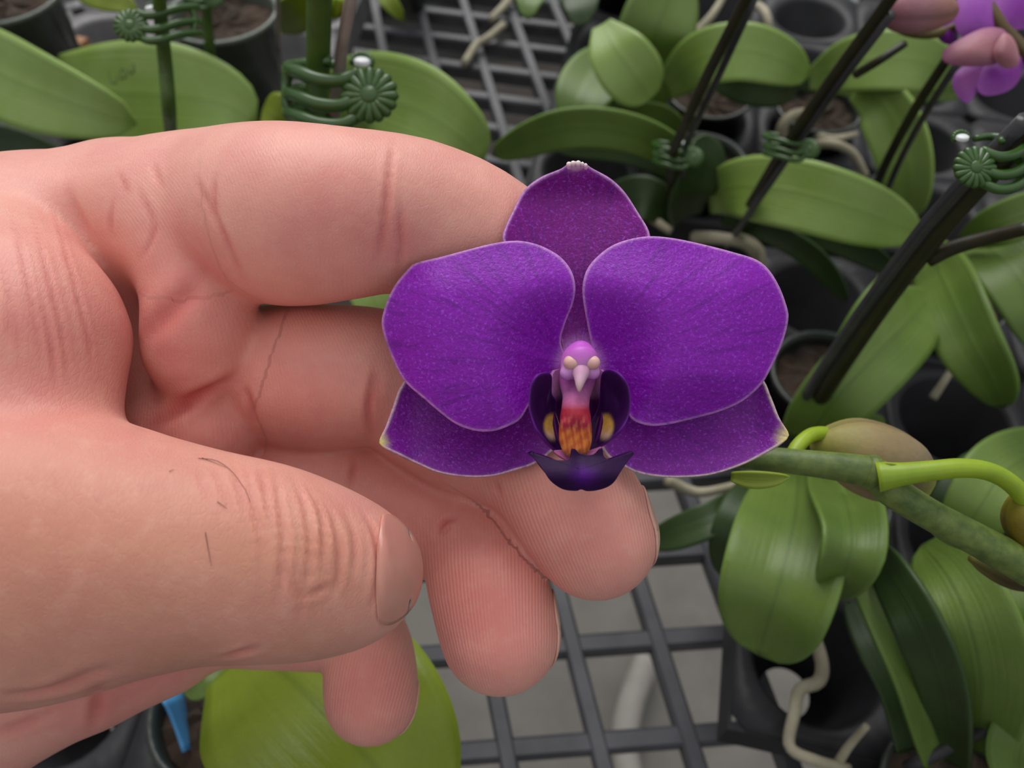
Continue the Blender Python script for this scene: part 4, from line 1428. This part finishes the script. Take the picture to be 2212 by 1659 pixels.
def pb(outline, d0, c, c2=None, bulge=2, name='petal', tilt=(0, 0)):
    cx_ = np.mean([p[0] for p in outline])
    cy_ = np.mean([p[1] for p in outline])
    c2 = c if c2 is None else c2
    blade(name, outline, lambda x, y, r: d0 - bulge * (1 - r * r) + tilt[0] * (x - cx_) / 50 + tilt[1] * (y - cy_) / 50, lambda x, y, r: lerp(c, c2, r ** 2), M['petal_plain'], sp2, nn=48, rings=12, t=.5, veinbase=(2170, 80))


pb([(2160, 78), (2120, 84), (2072, 74), (2062, 30), (2080, -14), (2130, -24), (2156, 10), (2164, 44)], 196, np.array(lin((150, 66, 172))), MAU, 1.6)
pb([(2155, 70), (2200, 64), (2250, 50), (2262, -10), (2220, -50), (2170, -30), (2150, 20)], 198, DKM, MAU, 1.6)
pb([(2172, 72), (2130, 62), (2078, 84), (2038, 112), (2046, 136), (2110, 142), (2160, 130)], 192, BEI, np.array(lin((160, 96, 130))), 2.4, 'sepal')
pb([(2168, 74), (2190, 90), (2200, 130), (2186, 146), (2160, 140), (2146, 112)], 190, np.array(lin((150, 92, 104))), BEI, 2, 'sepal')
pb([(2130, 140), (2180, 118), (2208, 130), (2204, 166), (2176, 196), (2128, 206), (2110, 186)], 196, DKM, MAU, 1.6)
pb([(2080, 146), (2120, 138), (2126, 172), (2104, 205), (2086, 222), (2062, 196), (2060, 168)], 197, np.array(lin((150, 74, 150))), MAU, 1.6)
pb([(2062, 50), (2066, 88), (2040, 92), (2018, 64), (2030, 44)], 200, DKM, DKM, 2)
tube('stem', [H(2330, 260, 60), D(2290, 190, 200), D(2215, 112, 197), D(2178, 74, 194), D(2140, 20, 196), D(2110, -60, 200)], [2.2, 2.0, 1.7, 1.5, 1.3, 1.2], plain('stem_brown', (96, 78, 40), .5, (80, 60, 30), 100), sp2, samples=24)
budmesh('bud', [D(1908, 32, 190), D(1925, 28, 190), D(1965, 24, 190), D(2015, 22, 190), D(2050, 18, 190), D(2066, 8, 190)], [rp(r, 190) for r in (16, 34, 46, 42, 28, 4)], sp2,
        [(0, (150, 92, 104)), (.4, (170, 120, 130)), (.8, (166, 118, 104)), (1, (140, 96, 80))])
tube('pedicel', [D(1925, 50, 192), D(1960, 70, 196), D(2010, 74, 198), D(2060, 60, 199), D(2140, 20, 198)], [.9, 1.0, 1.1, 1.1, 1.0], plain('pedicel_brown', (96, 84, 40), .5), sp2, samples=14)

# ================================================================== BENCH FRAME (carries the lattice)
fr = thing('trim_1', (0, 300, -620), None, None)
fr['kind'] = 'structure'
fr['label'] = 'grey steel bench frame carrying the lattice'
msteel = plain('steel', (120, 122, 124), .45, (96, 98, 100), 40, .1)
X0, X1, Y0, Y1 = -470, 470, -170, 860
for a, b2 in (((X0, Y0), (X1, Y0)), ((X0, Y1), (X1, Y1)), ((X0, Y0), (X0, Y1)), ((X1, Y0), (X1, Y1)), ((X0, 22), (X1, 22)), ((X0, 490), (X1, 490))):
    tp = 45 if abs(a[0] - b2[0]) < 1 or a[1] in (Y0, Y1) else -10
    V, F = boxmesh((*a, tp), (*b2, tp), 24, 40 + (55 if tp > 0 else 0))
    mk('rail', V, F, msteel, fr, smooth=False)
for x in (X0, X1):
    for y in (Y0, Y1):
        V, F = boxmesh((x, y, -50), (x, y, -620), 40, 40, up=(0, 1, 0))
        mk('leg', V, F, msteel, fr, smooth=False)
